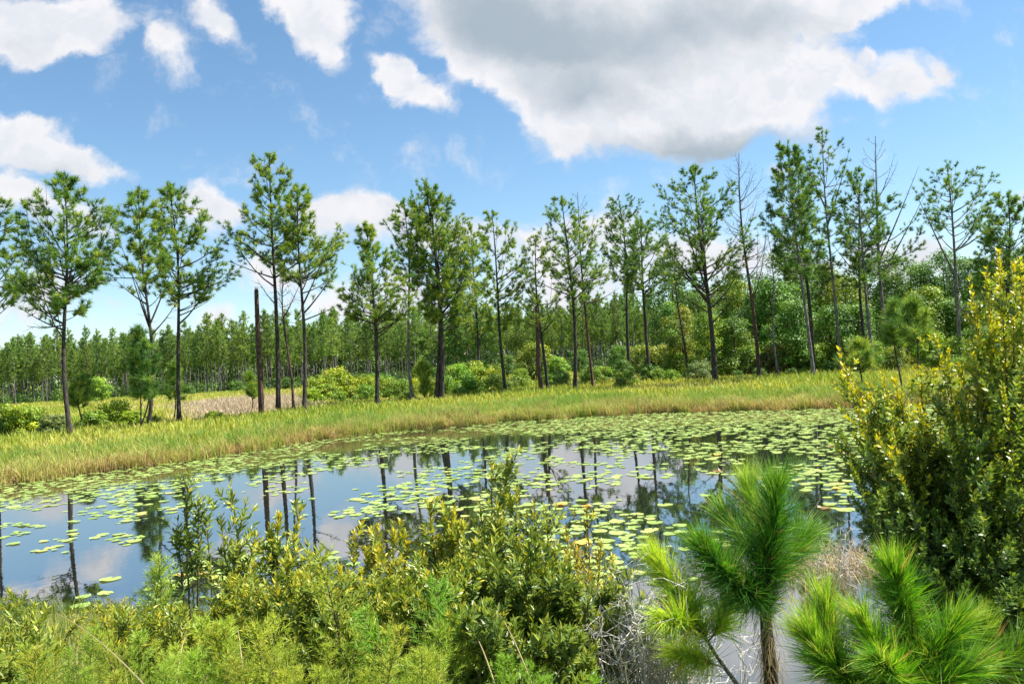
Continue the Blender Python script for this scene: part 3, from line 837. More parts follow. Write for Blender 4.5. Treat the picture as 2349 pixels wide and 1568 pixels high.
# (px, top py, distance, proto, tint, words)
woods = [
    (1560, 700, 104, 2, OL, 'olive yellow tree at the left end of the right-hand woods'),
    (1600, 668, 112, 0, MG, 'mid green tree behind the fan shaped pine'),
    (1645, 655, 118, 1, YG, 'yellow green tree just right of the fan shaped pine trunk'),
    (1690, 640, 116, 0, YG, 'tall yellow green tree left of the reddish dead tree'),
    (1735, 660, 108, 2, DG, 'dark tree behind the reddish dead trunk'),
    (1795, 572, 112, 1, DG, 'tall dark dome shaped tree behind the pale dead trunk'),
    (1765, 640, 104, 4, MG, 'lower green tree in front of the dark dome tree'),
    (1850, 600, 118, 1, DG, 'dark tree behind the tall pine pair'),
    (1893, 600, 108, 3, OL, 'pointed ochre tree right of the tall pine pair'),
    (1935, 630, 104, 0, OL, 'ochre tree behind the airy topped pine'),
    (1985, 592, 112, 1, DG, 'dark tree behind the twin lit stems'),
    (2050, 580, 110, 1, DG, 'broad dark tree behind the half dead pine'),
    (2105, 605, 106, 0, MG, 'green tree right of the half dead pine'),
    (2160, 575, 104, 1, DG, 'dark tree left of the flat topped pine'),
    (2215, 590, 100, 0, DG, 'dark tree right of the flat topped pine'),
    (2120, 660, 92, 4, OL, 'low yellow green tree in front of the woods behind the lollipop saplings'),
    (2270, 600, 96, 1, DG, 'dark tree over the tip of the yellow bush'),
    (2330, 575, 92, 1, DG, 'dark tree at the right edge behind the yellow bush'),
    (2400, 580, 90, 1, DG, 'dark tree just past the right edge'),
    (1820, 690, 96, 4, MG, 'small green tree low between pale dead trunk and tall pair'),
    (1915, 700, 96, 4, DG, 'small dark tree low behind the airy topped pine'),
    (1960, 700, 94, 4, MG, 'small green tree low beside the twin lit stems'),
    (2175, 690, 90, 4, DG, 'low tree left of the flat topped pine trunk'),
    (2240, 690, 88, 4, OL, 'low ochre tree right of the flat topped pine trunk'),
    (1620, 720, 98, 4, OL, 'low olive tree left of the fan shaped pine trunk'),
    (1680, 730, 98, 4, MG, 'low green tree right of the fan shaped pine trunk'),
    (1530, 690, 130, 3, MG, 'pointed green tree where plantation and woods meet'),
    (1040, 716, 224, 3, DG, 'dark green tree standing before the plantation behind the twin trunks'),
    (1110, 728, 224, 1, DG, 'dark round tree before the plantation behind the thin open pine'),
    (965, 750, 226, 0, DG, 'dark tree before the plantation left of the twin trunks'),
]
rng = np.random.default_rng(31)
HP = [13, 14.5, 11.5, 14, 9]
for (px, py, Y_, i, col, lab) in woods:
    tp = W(px, py, Y_); z = float(terr(tp[0], tp[1]))
    jit = rng.uniform(.92, 1.08, 3)
    put(tree_roots, i, (tp[0], tp[1], z), float(rng.random() * 6.28), float((tp[2] - z) / HP[i]), lab, tuple(np.array(col) * jit))
# back rows of the same woods, seen only in gaps
for n_ in range(26):
    px = 1540 + n_ * 36; Y_ = rng.uniform(124, 140)
    tp = W(px, 660 + rng.uniform(-40, 30), Y_); z = float(terr(tp[0], tp[1])); i = int(rng.integers(0, 4))
    dup(tree_roots[i], (tp[0], tp[1], z), float(rng.random() * 6.28), float((tp[2] - z) / HP[i]), 'dark tree deep in the right-hand woods, seen in gaps', None, tuple(np.array(DG) * rng.uniform(.8, 1.0)))

def proto_shrub(seed, h, w, n=2600, size=.085, nclump=22):
    rng = np.random.default_rng(seed); clumps = []
    for i in range(nclump):
        f = (i + rng.random()) / nclump; az = i * 2.4 + rng.normal(0, .5)
        rr = w * math.sqrt(max(1 - (f * .95) ** 2, 0)) * rng.uniform(.25, .8); s = w * rng.uniform(.2, .38)
        clumps.append((np.array([math.cos(az) * rr, math.sin(az) * rr, h * (.08 + .8 * f)]), np.array([s, s, s * rng.uniform(.6, 1.0) * h / w * .8])))
    mc = MB(); leaf_cloud(mc, rng, clumps, n, size, 2.0)
    # sprigs that break the outline
    mt = MB()
    for i in range(16):
        az = rng.random() * 6.28; t = np.array([math.cos(az) * w * rng.uniform(.1, .9), math.sin(az) * w * rng.uniform(.1, .9), h * rng.uniform(.7, 1.12)])
        t[2] *= 1 - .35 * (np.hypot(t[0], t[1]) / w) ** 2
        tube(mt, [(0, 0, -.05), t * .55, t], [.03, .018, .006], 4)
        k_ = 16; tt = rng.uniform(.6, 1.03, k_)[:, None]
        P = t * .55 + (t - t * .55) * (tt - .55) / .45
        leaves(mc, P, norm(runit(rng, k_) + np.array([0, 0, .6])), runit(rng, k_), size * 2.0, size * .9, np.clip(rng.normal(.7, .15, k_), 0, 1), fine=False)
    return mt, mc
SH = [1.6, 2.0, 2.6, 1.2]
shrub_spec = [proto_shrub(400, 1.6, 1.3), proto_shrub(401, 2.0, 1.7, 3200), proto_shrub(402, 2.6, 1.8, 3600), proto_shrub(403, 1.2, 1.4, 2200)]
shrub_roots = []
for mt, mc in shrub_spec:
    r = thing('shrub', 'shrub', 'shrub', (0, 0, 0), 'shrubs of the meadow and far bank')
    mt.build('stems', M['twig'], r); mc.build('foliage', M['shrub'], r); shrub_roots.append(r)
B_YG, B_LG, B_OL, B_DK, B_BR, B_GY = (2.3, 1.9, .8), (1.6, 1.65, 1.0), (1.5, 1.4, .95), (.8, 1.0, .8), (1.35, .8, 1.2), (1.5, 1.3, 2.4)
shr = [  # px, top py, distance, proto, colour, words
    (20, 935, 56, 1, B_YG, 'olive shrub at the left edge before the meadow'), (75, 938, 57, 2, B_LG, 'dense olive shrub left of the first tall pine'),
    (120, 955, 55, 0, B_GY, 'greyish shrub against the base of the first tall pine'), (-30, 945, 55, 1, B_DK, 'dark shrub cut by the left edge'),
    (215, 945, 62, 0, B_LG, 'olive shrub right of the first tall pine'), (262, 925, 64, 1, B_YG, 'leafy green shrub left of the sapling cluster'),
    (298, 945, 62, 0, B_YG, 'olive shrub touching the sapling cluster'), (352, 955, 66, 3, B_LG, 'low green shrub at the foot of the slender pine'),
    (490, 945, 64, 3, B_YG, 'low yellow green shrub alone in the meadow right of the paired pines'),
    (225, 872, 165, 2, B_LG, 'pale green bush before the far treeline behind the first pines'), (180, 880, 165, 1, B_LG, 'pale green bush beside the larger one before the treeline'),
    (770, 852, 96, 2, B_YG, 'bright yellow green bush, largest of the meadow clump'), (735, 868, 94, 1, B_YG, 'bright yellow green bush left in the meadow clump'),
    (810, 868, 96, 1, B_YG, 'bright yellow green bush right in the meadow clump'), (715, 895, 86, 0, B_YG, 'low bright bush right of the dark leaning pine'),
    (780, 900, 84, 0, B_LG, 'low green bush under the meadow clump'), (840, 885, 88, 1, B_LG, 'green bush left of the lone cone shaped pine'),
    (880, 872, 96, 1, B_YG, 'light bush behind the lone cone shaped pine trunk'), (915, 875, 92, 1, B_LG, 'green bush left of the sparse grey pine'),
    (960, 850, 104, 2, B_YG, 'pale topped bush behind the bright young pine'), (930, 900, 82, 3, B_OL, 'low olive bush at the foot of the sparse grey pine'),
    (1045, 845, 100, 2, B_LG, 'green bush right of the twin trunks'), (1085, 835, 104, 2, B_LG, 'tall green bush under the yellowish pine'),
    (1125, 845, 100, 1, B_YG, 'light green bush left of the thin open pine trunk'), (1060, 880, 88, 0, B_OL, 'low dull bush in front of the twin trunk bushes'),
    (1195, 850, 102, 2, B_LG, 'green bush right of the thin open pine trunk'), (1175, 875, 94, 1, B_OL, 'low olive bush by the thin open pine trunk'),
    (1225, 798, 124, 2, B_OL, 'tall olive bush behind the shorter snag'), (1275, 825, 118, 2, B_LG, 'bright bush between the snag and the round topped pine'),
    (1290, 860, 100, 1, B_DK, 'dark bush left of the round topped pine trunk'), (1345, 850, 104, 1, B_DK, 'dark bush between two trunks in the middle'),
    (1390, 845, 108, 2, B_LG, 'green bush left of the narrow dark headed pine'), (1425, 830, 108, 2, B_DK, 'dark bush at the narrow dark headed pine'),
    (1470, 800, 110, 2, B_OL, 'large olive bush right of the narrow dark headed pine'), (1515, 800, 108, 2, B_OL, 'large olive bush behind the dark bare trunk'),
    (1550, 815, 104, 2, B_LG, 'green bush left of the grey dead looking bush'), (1490, 840, 98, 1, B_DK, 'dark low bush under the large olive bushes'),
    (1540, 850, 94, 1, B_LG, 'leafy low bush by the dark bare trunk'), (1605, 832, 92, 1, B_GY, 'grey dead looking bush left of the fan shaped pine trunk'),
    (1670, 815, 98, 2, B_OL, 'bush right of the fan shaped pine trunk'), (1715, 800, 100, 2, B_LG, 'green bush under the reddish dead tree'),
    (1690, 850, 92, 1, B_DK, 'dark hollow bush near the fan shaped pine base'), (1740, 845, 92, 1, B_DK, 'dark low bush left of the pale dead trunk'),
    (1780, 795, 98, 2, B_BR, 'brownish bush behind the pale dead trunk'), (1760, 815, 96, 1, B_BR, 'smaller brownish bush left of the pale dead trunk'),
    (1815, 845, 90, 1, B_DK, 'dark low bush right of the pale dead trunk'), (1835, 800, 96, 2, B_LG, 'green bush left of the tall pine pair base'),
    (1885, 795, 94, 2, B_LG, 'green bush right of the tall pine pair base'), (1840, 845, 88, 1, B_OL, 'low bush in front of the tall pine pair'),
    (1905, 830, 86, 1, B_DK, 'dark bush by the airy topped pine base'), (1950, 780, 92, 2, B_DK, 'dark bush behind the tip of the yellow bush'),
    (2000, 790, 90, 2, B_LG, 'green bush at the twin lit stems'), (2050, 800, 84, 2, B_OL, 'olive bush behind the lollipop saplings'),
    (2140, 775, 84, 2, B_LG, 'green bush right of the lollipop saplings'), (2190, 780, 80, 2, B_LG, 'green bush at the flat topped pine base'),
    (2240, 760, 82, 2, B_DK, 'dark bush right of the flat topped pine base'), (2200, 820, 66, 1, B_LG, 'bright green bush low between the yellow sprigs'),
    (2255, 815, 62, 1, B_LG, 'bright green bush near the right edge behind the yellow bush'), (2310, 800, 66, 2, B_DK, 'dark bush at right edge behind the yellow bush'),
    (660, 868, 205, 1, B_DK, 'dark scrub before the plantation behind the red dead trunk'), (540, 876, 208, 1, B_DK, 'dark scrub before the plantation left of the tall snag'),
    (430, 884, 205, 1, B_DK, 'dark scrub before the plantation right of the paired pines'), (1420, 800, 180, 2, B_DK, 'dark scrub before the packed trunks'),
    (1330, 808, 180, 2, B_DK, 'dark scrub before the plantation in the middle'), (1160, 820, 180, 2, B_DK, 'dark scrub behind the thin open pine'),
    (1000, 846, 185, 2, B_DK, 'dark scrub behind the twin trunks'), (860, 856, 195, 1, B_DK, 'dark scrub behind the lone cone shaped pine'),
]
used2 = set()
for (px, py, Y_, i, col, lab) in shr:
    tp = W(px, py, Y_); z = float(terr(tp[0], tp[1]))
    put(shrub_roots, i, (tp[0], tp[1], z - .05), float(rng.random() * 6.28), float(max(tp[2] - z, .5) / SH[i] * 1.15), lab, tuple(np.array(col) * rng.uniform(.92, 1.08, 3)), used2)

def vnoise(x, y, seed):
    r = np.random.default_rng(seed); g = r.random((160, 160))
    xi, yi = np.floor(x).astype(int), np.floor(y).astype(int); u, v = ss(x - xi), ss(y - yi)
    f = lambda a, b: g[a % 160, b % 160]
    return (f(xi, yi) * (1 - u) + f(xi + 1, yi) * u) * (1 - v) + (f(xi, yi + 1) * (1 - u) + f(xi + 1, yi + 1) * u) * v
for n_ in range(46):                                   # the belt of meadow shrubs that merge together
    px = rng.uniform(690, 1520); Y_ = rng.uniform(84, 122); i = int(rng.integers(0, 4))
    g = W(px, 880, Y_); z = float(terr(g[0], g[1])); c_ = [B_YG, B_LG, B_LG, B_OL, B_DK][int(rng.integers(0, 5))]
    if px > 1150 and c_ is B_YG: c_ = B_OL
    dup(shrub_roots[i], (g[0], g[1], z - .05), float(rng.random() * 6.28), float(rng.uniform(.8, 1.5)), 'low shrub merging into the green belt behind the middle bank pines', 'belt of merging meadow shrubs', tuple(np.array(c_) * rng.uniform(.9, 1.1, 3)))

# ------------------------------------------------------------------ grasses beyond the pond
rng = np.random.default_rng(55)
def in_view(P, m=60):
    px, py, w = proj(P)
    return (px > -m) & (px < PW + m) & (w > 0)
n = 190000
x = rng.uniform(-40, 42, n); s = rng.random(n) ** 1.25 * 9.5 - .55
y = far_edge(x) + s + (vnoise(x * .9 + 70, x * 0 + 3.3, 21) - .5) * 1.3
P = np.stack([x, y, np.maximum(terr(x, y), -.18)], 1)
kp = in_view(P); P, s, x = P[kp], s[kp], x[kp]
cl = np.sin(x * 1.7 + np.sin(P[:, 1] * 1.1) * 2) * np.cos(P[:, 1] * .9 + x * .4) * .5 + np.sin(x * .35) * .35
c2 = vnoise(x * 1.3 + 60, P[:, 1] * 1.3 + 10, 12) - .5; c3 = vnoise(x * .35 + 60, P[:, 1] * .5 + 10, 13) - .5
c4 = vnoise(x * 3.1 + 20, P[:, 1] * 3.1 + 33, 14) - .5
H_ = np.clip(.55 + .12 * cl + .55 * c4 + .75 * c2 + .35 * c3 + rng.normal(0, .16, len(P)) - .28 * ss((s - 4) / 5), .2, 1.5)
tn = np.clip(.46 + .36 * ss((s - .2) / 2.6) + .08 * cl + .5 * c3 + .35 * c2 + .25 * c4 + rng.normal(0, .17, len(P)), 0, 1)
mb = MB(); blades(mb, P, H_, .032, rng, .45, tn, (-.02, 0))
n = 42000
x = rng.uniform(-40, 42, n); s = rng.random(n) * 4.2 - 1.3
y = far_edge(x) + s
cl = vnoise(x * .55 + 80, s * .5 + 90, 31) * .6 + vnoise(x * 2.4 + 80, s * 1.5 + 90, 32) * .4
ok = (cl > .56 + .05 * np.maximum(-s, 0)); x, y, s, cl = x[ok], y[ok], s[ok], cl[ok]
P = np.stack([x, y, np.maximum(terr(x, y), -.2)], 1); kp = in_view(P); P, s, cl = P[kp], s[kp], cl[kp]
blades(mb, P, np.clip(rng.normal(.95, .22, len(P)), .3, 1.6), .026, rng, .5, np.clip(rng.choice([.12, .35, .85, .95], len(P), p=[.3, .25, .25, .2]) + rng.normal(0, .08, len(P)), 0, 1))
tag(mb.build('bank_grass', M['reed']), 'golden green tall grass fringing the far bank', 'grass', kind='stuff')

n = 230000
Y_ = 44 + rng.random(n) ** 1.3 * 185
px = rng.uniform(-60, PW + 60, n)
X_ = (px - PW / 2) / FPX * Y_ * 1.0 + (0.06 * 0)
s = Y_ - far_edge(X_)
kp = s > 4
X_, Y_ = X_[kp], Y_[kp]
P = np.stack([X_, Y_, terr(X_, Y_)], 1)
ppx, ppy, _ = proj(P)
pn = np.sin(X_ * .23 + 2 * np.sin(Y_ * .06)) * np.cos(Y_ * .11 + X_ * .05)
beige = 1.15 * np.exp(-((ppx - 570) / 170) ** 4) * np.exp(-((Y_ - 92) / 22) ** 4) + .8 * np.exp(-((ppx - 1385) / 60) ** 2) * np.exp(-((Y_ - 112) / 10) ** 2)
tn = np.clip(.74 + .2 * pn - .85 * beige - .2 * np.exp(-((Y_ - 150) / 34) ** 2) + rng.normal(0, .14, len(P)), 0, 1)
H_ = np.clip(.55 + .25 * pn + .35 * beige + rng.normal(0, .15, len(P)), .2, 1.5)
mb = MB(); blades(mb, P, H_, .05 + Y_ * .0007, rng, .35, tn)
tag(mb.build('meadow_grass', M['meadow']), 'yellow and beige meadow grass behind the bank pines', 'grass', kind='stuff')

# ------------------------------------------------------------------ lily pads
DX = np.array([0, 235, 470, 705, 940, 1175, 1410, 1645, 1880, 2115, 2349])
DYY = np.array([930, 960, 1000, 1050, 1100, 1150, 1200, 1250, 1300, 1350, 1400, 1450, 1500])
DEN = np.array([
    [.9, .9, .9, .9, .9, .9, .95, .95, .95, .95, .9],
    [.9, .9, .9, .9, .9, .9, .95, .9, .9, .9, .9],
    [.9, .9, .9, .8, .6, .55, .8, .8, .75, .7, .7],
    [.9, .9, .7, .35, .5, .62, .62, .6, .55, .5, .4],
    [.75, .7, .35, .3, .55, .75, .65, .5, .55, .5, .4],
    [.5, .45, .25, .32, .7, .78, .72, .55, .8, .5, .3],
    [.35, .32, .25, .38, .62, .75, .85, .6, .3, .2, .2],
    [.3, .28, .28, .35, .4, .7, .95, .5, .05, .05, .1],
    [.12, .22, .3, .28, .3, .6, .95, .4, .0, .0, .0],
    [.1, .16, .32, .2, .2, .4, .6, .2, .0, .0, .0],
    [.15, .3, .35, .1, .1, .1, .1, .0, .0, .0, .0],
    [.1, .75, .3, .0, .0, .0, .0, .0, .0, .0, .0],
    [.1, .75, .3, .0, .0, .0, .0, .0, .0, .0, .0]])
DEN[2:11, :4] = np.clip(DEN[2:11, :4] * 1.4 + .06, 0, .95)
DEN[2:8, 4:9] = np.clip(DEN[2:8, 4:9] * 1.0, 0, .92)
def density(px, py):
    i = np.clip(np.searchsorted(DX, px) - 1, 0, len(DX) - 2); j = np.clip(np.searchsorted(DYY, py) - 1, 0, len(DYY) - 2)
    u = np.clip((px - DX[i]) / (DX[i + 1] - DX[i]), 0, 1); v = np.clip((py - DYY[j]) / (DYY[j + 1] - DYY[j]), 0, 1)
    return (DEN[j, i] * (1 - u) + DEN[j, i + 1] * u) * (1 - v) + (DEN[j + 1, i] * (1 - u) + DEN[j + 1, i + 1] * u) * v
rng = np.random.default_rng(91)
n = 40000
x = rng.uniform(-34, 40, n); y = rng.uniform(9, 58, n)
kp = (y < far_edge(x) - .15) & (y > near_edge(x) + .2)
x, y = x[kp], y[kp]
P = np.stack([x, y, x * 0], 1); px, py, _ = proj(P)
kp = (px > -40) & (px < PW + 40) & (py < 1560)
x, y, px, py = x[kp], y[kp], px[kp], py[kp]
cl = .6 * vnoise(x / 1.9 + 40, y / 2.6 + 40, 5) + .4 * vnoise(x / .7 + 9, y / 1.0 + 3, 6)
dn = density(px, py)
dn = np.maximum(dn, .62 * (1 - ss((far_edge(x) - y - 1.0) / 7.0)))
cl = .5 + (cl - .5) * .78 - .12 * (rng.random(len(x)) < .07)
ok = cl < (dn * .74 + .05)
ok &= rng.random(len(x)) < np.where(dn > .8, .95, .8)
x, y = x[ok], y[ok]
rad = np.clip(rng.normal(.124, .042, len(x)), .045, .22)
# drop pads that lie almost wholly on others
keep = []; grid = {}
for i in np.argsort(-rad):
    cx, cy = int(x[i] // .5), int(y[i] // .5); good = True
    for a in (-1, 0, 1):
        for b in (-1, 0, 1):
            for j in grid.get((cx + a, cy + b), ()):
                if (x[i] - x[j]) ** 2 + (y[i] - y[j]) ** 2 < (.76 * (rad[i] + rad[j])) ** 2: good = False; break
            if not good: break
        if not good: break
    if good: keep.append(i); grid.setdefault((cx, cy), []).append(i)
keep = np.array(keep)
x, y, rad = x[keep], y[keep], rad[keep]
def pad_proto(seed):
    r = np.random.default_rng(seed); n_ = 22
    notch = R(r.uniform(9, 16)); a = np.linspace(notch, 2 * math.pi - notch, n_)
    ph = r.random(3) * 6.28
    rr = 1 + .04 * np.sin(2 * a + ph[0]) + .03 * np.sin(3 * a + ph[1]) + r.normal(0, .008, n_)
    lift = .035 * np.sin(2 * a + ph[2]) + .03 * np.sin(5 * a + ph[0]); lift = np.maximum(lift * (1.0 + 1.2 * (r.random() < .4)), -.004)
    v = [(0.06, 0, .015)]
    ins = np.stack([np.cos(a) * rr * .6, np.sin(a) * rr * .6, np.full(n_, .012)], 1)
    outr = np.stack([np.cos(a) * rr, np.sin(a) * rr, .012 + lift], 1)
    mb = MB(); V = np.concatenate([np.array(v), ins, outr])
    k_ = np.arange(n_ - 1)
    tri = np.concatenate([np.stack([0 * k_, 1 + k_, 2 + k_], 1), np.stack([1 + k_, 1 + n_ + k_, 2 + n_ + k_], 1), np.stack([1 + k_, 2 + n_ + k_, 2 + k_], 1)])
    mb.tri(V, tri, .5)
    return mb
PADS = [pad_proto(500 + i) for i in range(6)]
pad_mesh = {}
for t_i, tv in enumerate((.25, .45, .6, .75, .92)):
    for i, pm in enumerate(PADS):
        pm.tt = [np.full(len(pm.T[0]), tv)]
        pad_mesh[(t_i, i)] = pm.mesh('lily_pad', M['pad'])
for i, pm in enumerate(PADS):
    for t_i, tv in enumerate((.1, .4, .8)):
        pm.tt = [np.full(len(pm.T[0]), tv)]; pad_mesh[('old', t_i, i)] = pm.mesh('lily_pad', M['old_pad'])
P = np.stack([x, y, x * 0], 1); px, py, w = proj(P)
inside = (px > 0) & (px < PW) & (py < 1568)
# hidden behind the near bushes: leave those out of the individual count
hidden = ((px > 1960) & (py > 960)) | ((px > 520) & (px < 1420) & (py > 1245)) | ((px > 1500) & (px < 1860) & (py > 1130)) | (py > 1520)
score = np.where(inside & ~hidden, rad / w, 0)
order = np.argsort(-score)
ind_set = order[:292]
def pad_words(px_, py_, old):
    zone = ('left shallows near the bank' if px_ < 330 and py_ > 1290 else
            'open left water' if px_ < 520 else
            'open water behind the leafy sprigs' if px_ < 900 else
            'crowded raft behind the central bushes' if px_ < 1330 else
            'crowded raft left of the small foreground pine' if py_ > 1150 else
            'far right raft of the pond')
    return zone
for q_ in ind_set:
    old = rng.random() < .04
    i = int(rng.integers(0, 6)); t_i = int(rng.choice(5, p=[.1, .25, .3, .25, .1]))
    if old:
        c_i = int(rng.integers(0, 3)); me = pad_mesh[('old', c_i, i)]
        lab = ('brown curled', 'tan fading', 'yellow')[c_i] + ' old lily pad in the ' + pad_words(px[q_], py[q_], True)
    else:
        me = pad_mesh[(t_i, i)]
        lab = 'round pale green lily pad in the ' + pad_words(px[q_], py[q_], False)
    o = bpy.data.objects.new('lily_pad', me); COL.objects.link(o)
    o.location = (x[q_], y[q_], .006 + .02 * rng.random()); o.rotation_euler = (rng.normal(0, .025), rng.normal(0, .025), rng.random() * 6.28)
    r_ = rad[q_]; o.scale = (r_, r_ * rng.uniform(.88, 1.0), r_ * (1 if not old else 2.6))
    tag(o, lab, 'lily pad', 'lily pads on the pond')
isind = np.zeros(len(x), bool); isind[ind_set] = True
mb = MB()
for q_ in np.nonzero(~isind)[0]:
    pm = PADS[int(rng.integers(0, 6))]
    pm.tt = [np.full(len(pm.T[0]), .5)]
    pm.merged(mb, (x[q_], y[q_], .004 + .02 * rng.random()), rng.random() * 6.28, rad[q_], rng.normal(.05, .17))
tag(mb.build('lily_pad_raft', M['pad']), 'countless smaller lily pads spreading to the far bank', 'lily pads', kind='stuff')

# ------------------------------------------------------------------ foreground
M['myrtle'] = foliage_mat('wax_myrtle_leaves', [(0, (.035, .08, .018)), (.3, (.11, .18, .028)), (.55, (.24, .31, .045)), (.78, (.46, .44, .05)), (1, (.70, .56, .05))], .36, .34, .42, objcol=True)
M['fennel'] = foliage_mat('fennel_fronds', [(0, (.12, .23, .03)), (.5, (.29, .43, .05)), (1, (.52, .56, .09))], .55, .42, .3, objcol=True)
M['long_needle'] = foliage_mat('young_pine_needles', [(0, (.035, .11, .02)), (.4, (.095, .24, .025)), (.7, (.22, .37, .035)), (.9, (.44, .50, .08)), (1, (.45, .28, .10))], .52, .36, .3, objcol=True)
M['dry'] = foliage_mat('dry_grass_stems', [(0, (.30, .22, .11)), (.5, (.48, .38, .20)), (1, (.62, .54, .34))], .6, .2)
M['weed'] = foliage_mat('near_bank_weeds', [(0, (.07, .12, .02)), (.5, (.18, .26, .035)), (.8, (.30, .34, .05)), (1, (.36, .26, .10))], .5, .35)

def leafy(root_pt, tips, rng, leaf=.07, lw=.28, tint=.4, young=.75, per=26, twigs=9, spread=.30, low=.25, stem_r=.012, fill=0, fillbox=None, fine=True, yexp=3.0, lscale=1.0, root=.45):
    """shrub of several stems: each tip is a world point; leaves spiral up twigs"""
    ms, ml = MB(), MB()
    LP, LD, LN, LL, LT = [], [], [], [], []
    for tip in tips:
        tip = np.asarray(tip) - root_pt
        b = np.array([rng.normal(0, .10), rng.normal(0, .10), 0])
        b = b + np.array([tip[0] * root, tip[1] * root, 0])
        b[2] = float(terr(root_pt[0] + b[0], root_pt[1] + b[1])) - root_pt[2] - .03
        c = b * .45 + tip * .55 + np.array([rng.normal(0, .10), rng.normal(0, .10), .05])
        pts = bez(b, c, tip, 12); L = np.linalg.norm(tip - b)
        tube(ms, pts, np.linspace(stem_r * (0.6 + .35 * L), .0022, 12), 5)
        segs = [(pts[int(12 * low):], 1.0)]
        for k_ in range(twigs):
            t = rng.uniform(low, .93); i0 = min(int(t * 11), 10); s = pts[i0] + (pts[i0 + 1] - pts[i0]) * (t * 11 - i0)
            ax = norm(pts[i0 + 1] - pts[i0]); az = rng.random() * 6.28
            o = norm(np.array([math.cos(az), math.sin(az), 0]) * .85 + ax * rng.uniform(.5, 1.1) + np.array([0, 0, .15]))
            ln = spread * (1.12 - t * .65) * rng.uniform(.6, 1.25)
            e = s + o * ln
            tw = bez(s, s + o * ln * .5 + np.array([0, 0, -.02]), e + np.array([0, 0, ln * .2]), 5)
            tube(ms, tw, np.linspace(.004, .0015, 5), 3)
            segs.append((tw, .8))
        for pl, wgt in segs:
            d = np.linalg.norm(np.diff(pl, axis=0), axis=1); cum = np.concatenate([[0], np.cumsum(d)])
            n_ = max(6, int(cum[-1] / (leaf * .12) * per / 26))
            u = np.sort(rng.random(n_) ** .7) * cum[-1]
            pp = np.stack([np.interp(u, cum, pl[:, a]) for a in range(3)], 1)
            dd = norm(np.stack([np.interp(u + .01, cum + np.arange(len(cum)) * 1e-9, pl[:, a]) for a in range(3)], 1) - pp + 1e-6)
            az = np.arange(n_) * 2.4 + rng.random() * 6.28
            pv = perp(dd); qv = np.cross(dd, pv)
            outw = pv * np.cos(az)[:, None] + qv * np.sin(az)[:, None]
            uu = u / cum[-1]
            ld = norm(outw * rng.uniform(.5, 1.0, n_)[:, None] + dd * (.45 + .8 * uu ** 3)[:, None] + np.array([0, 0, .1]))
            LP.append(pp); LD.append(ld); LN.append(norm(dd + outw * .15 + runit(rng, n_) * .35))
            LL.append(leaf * rng.uniform(.6, 1.2, n_) * (1 - .35 * uu ** 4))
            LT.append(np.clip(tint + (young - tint) * uu ** yexp * wgt + rng.normal(0, .14, n_), 0, 1))
    if fill:
        lo_, hi_ = np.asarray(fillbox[0]) - root_pt, np.asarray(fillbox[1]) - root_pt
        P_ = rng.uniform(lo_, hi_, (fill, 3))
        LP.append(P_); LD.append(norm(runit(rng, fill) + np.array([0, 0, .4]))); LN.append(norm(runit(rng, fill) + np.array([0, 0, .8])))
        LL.append(leaf * rng.uniform(.6, 1.15, fill)); LT.append(np.clip(rng.normal(tint, .16, fill), 0, 1))
    LL = np.concatenate(LL) * lscale
    leaves(ml, np.concatenate(LP), np.concatenate(LD), np.concatenate(LN), LL, LL * lw, np.concatenate(LT), fine=fine)
    return ms, ml

def near_shrub(seed, label, cx, Y_, tips, name='wax_myrtle', cat='shrub', group='leafy shrubs on the near bank', color=(1, 1, 1), **kw):
    """tips: (px, py, distance)"""
    rng = np.random.default_rng(seed)
    g = W(cx, 1400, Y_); z = float(terr(g[0], g[1])); base = np.array([g[0], g[1], z])
    tp = [W(*t) for t in tips]
    r = thing(name, label, cat, base, group)
    kw.setdefault('lscale', 1.32); kw.setdefault('yexp', 2.2); kw['tint'] = kw.get('tint', .4) + .07; kw['young'] = kw.get('young', .75) * .92; kw['yexp'] = max(kw['yexp'], 3.2)
    ms, ml = leafy(base, tp, rng, **kw)
    ms.build('stems', M['twig'], r); f = ml.build('foliage', M['myrtle'], r); f.color = (*color, 1)
    return r

def fan(seed, cx, cy, rx, ry, Y0, n, dY=.5):
    r = np.random.default_rng(seed)
    return [(cx + r.uniform(-1, 1) * rx, cy + r.uniform(-1, 1) * ry, Y0 + r.uniform(-dY, dY)) for _ in range(n)]

near_shrub(600, 'upright leafy sprig shrub at left with bare lower stem', 455, 8.0,
           [(432, 1082, 8.0), (408, 1190, 8.0), (470, 1175, 8.1), (455, 1140, 7.9)], leaf=.085, lw=.26, tint=.25, young=.68, per=15, twigs=11, spread=.30, low=.42)
near_shrub(601, 'second leafy sprig shrub, right of the bare stemmed one', 540, 7.6,
           [(527, 1112, 7.6), (565, 1150, 7.7), (505, 1180, 7.5), (590, 1225, 7.5), (545, 1250, 7.3)], leaf=.08, lw=.25, tint=.32, young=.75, per=16, twigs=10, spread=.30, low=.35)
near_shrub(602, 'olive shrub with yellow tips below the reflected snag', 650, 7.0,
           [(640, 1180, 7.0), (690, 1165, 7.0), (620, 1215, 7.0), (705, 1240, 6.9), (580, 1290, 6.8), (660, 1260, 6.8), (560, 1330, 6.6), (740, 1300, 6.7)], leaf=.07, tint=.42, young=.86, per=22, twigs=9, low=.25)
near_shrub(603, 'orange tinged shrub left of the tall central sprig', 860, 6.6,
           [(812, 1222, 6.6), (868, 1205, 6.6), (905, 1215, 6.5), (845, 1260, 6.5), (935, 1245, 6.5), (780, 1300, 6.3), (900, 1290, 6.3), (830, 1330, 6.2), (960, 1300, 6.3)],
           leaf=.062, tint=.5, young=.95, per=26, twigs=10, low=.25)
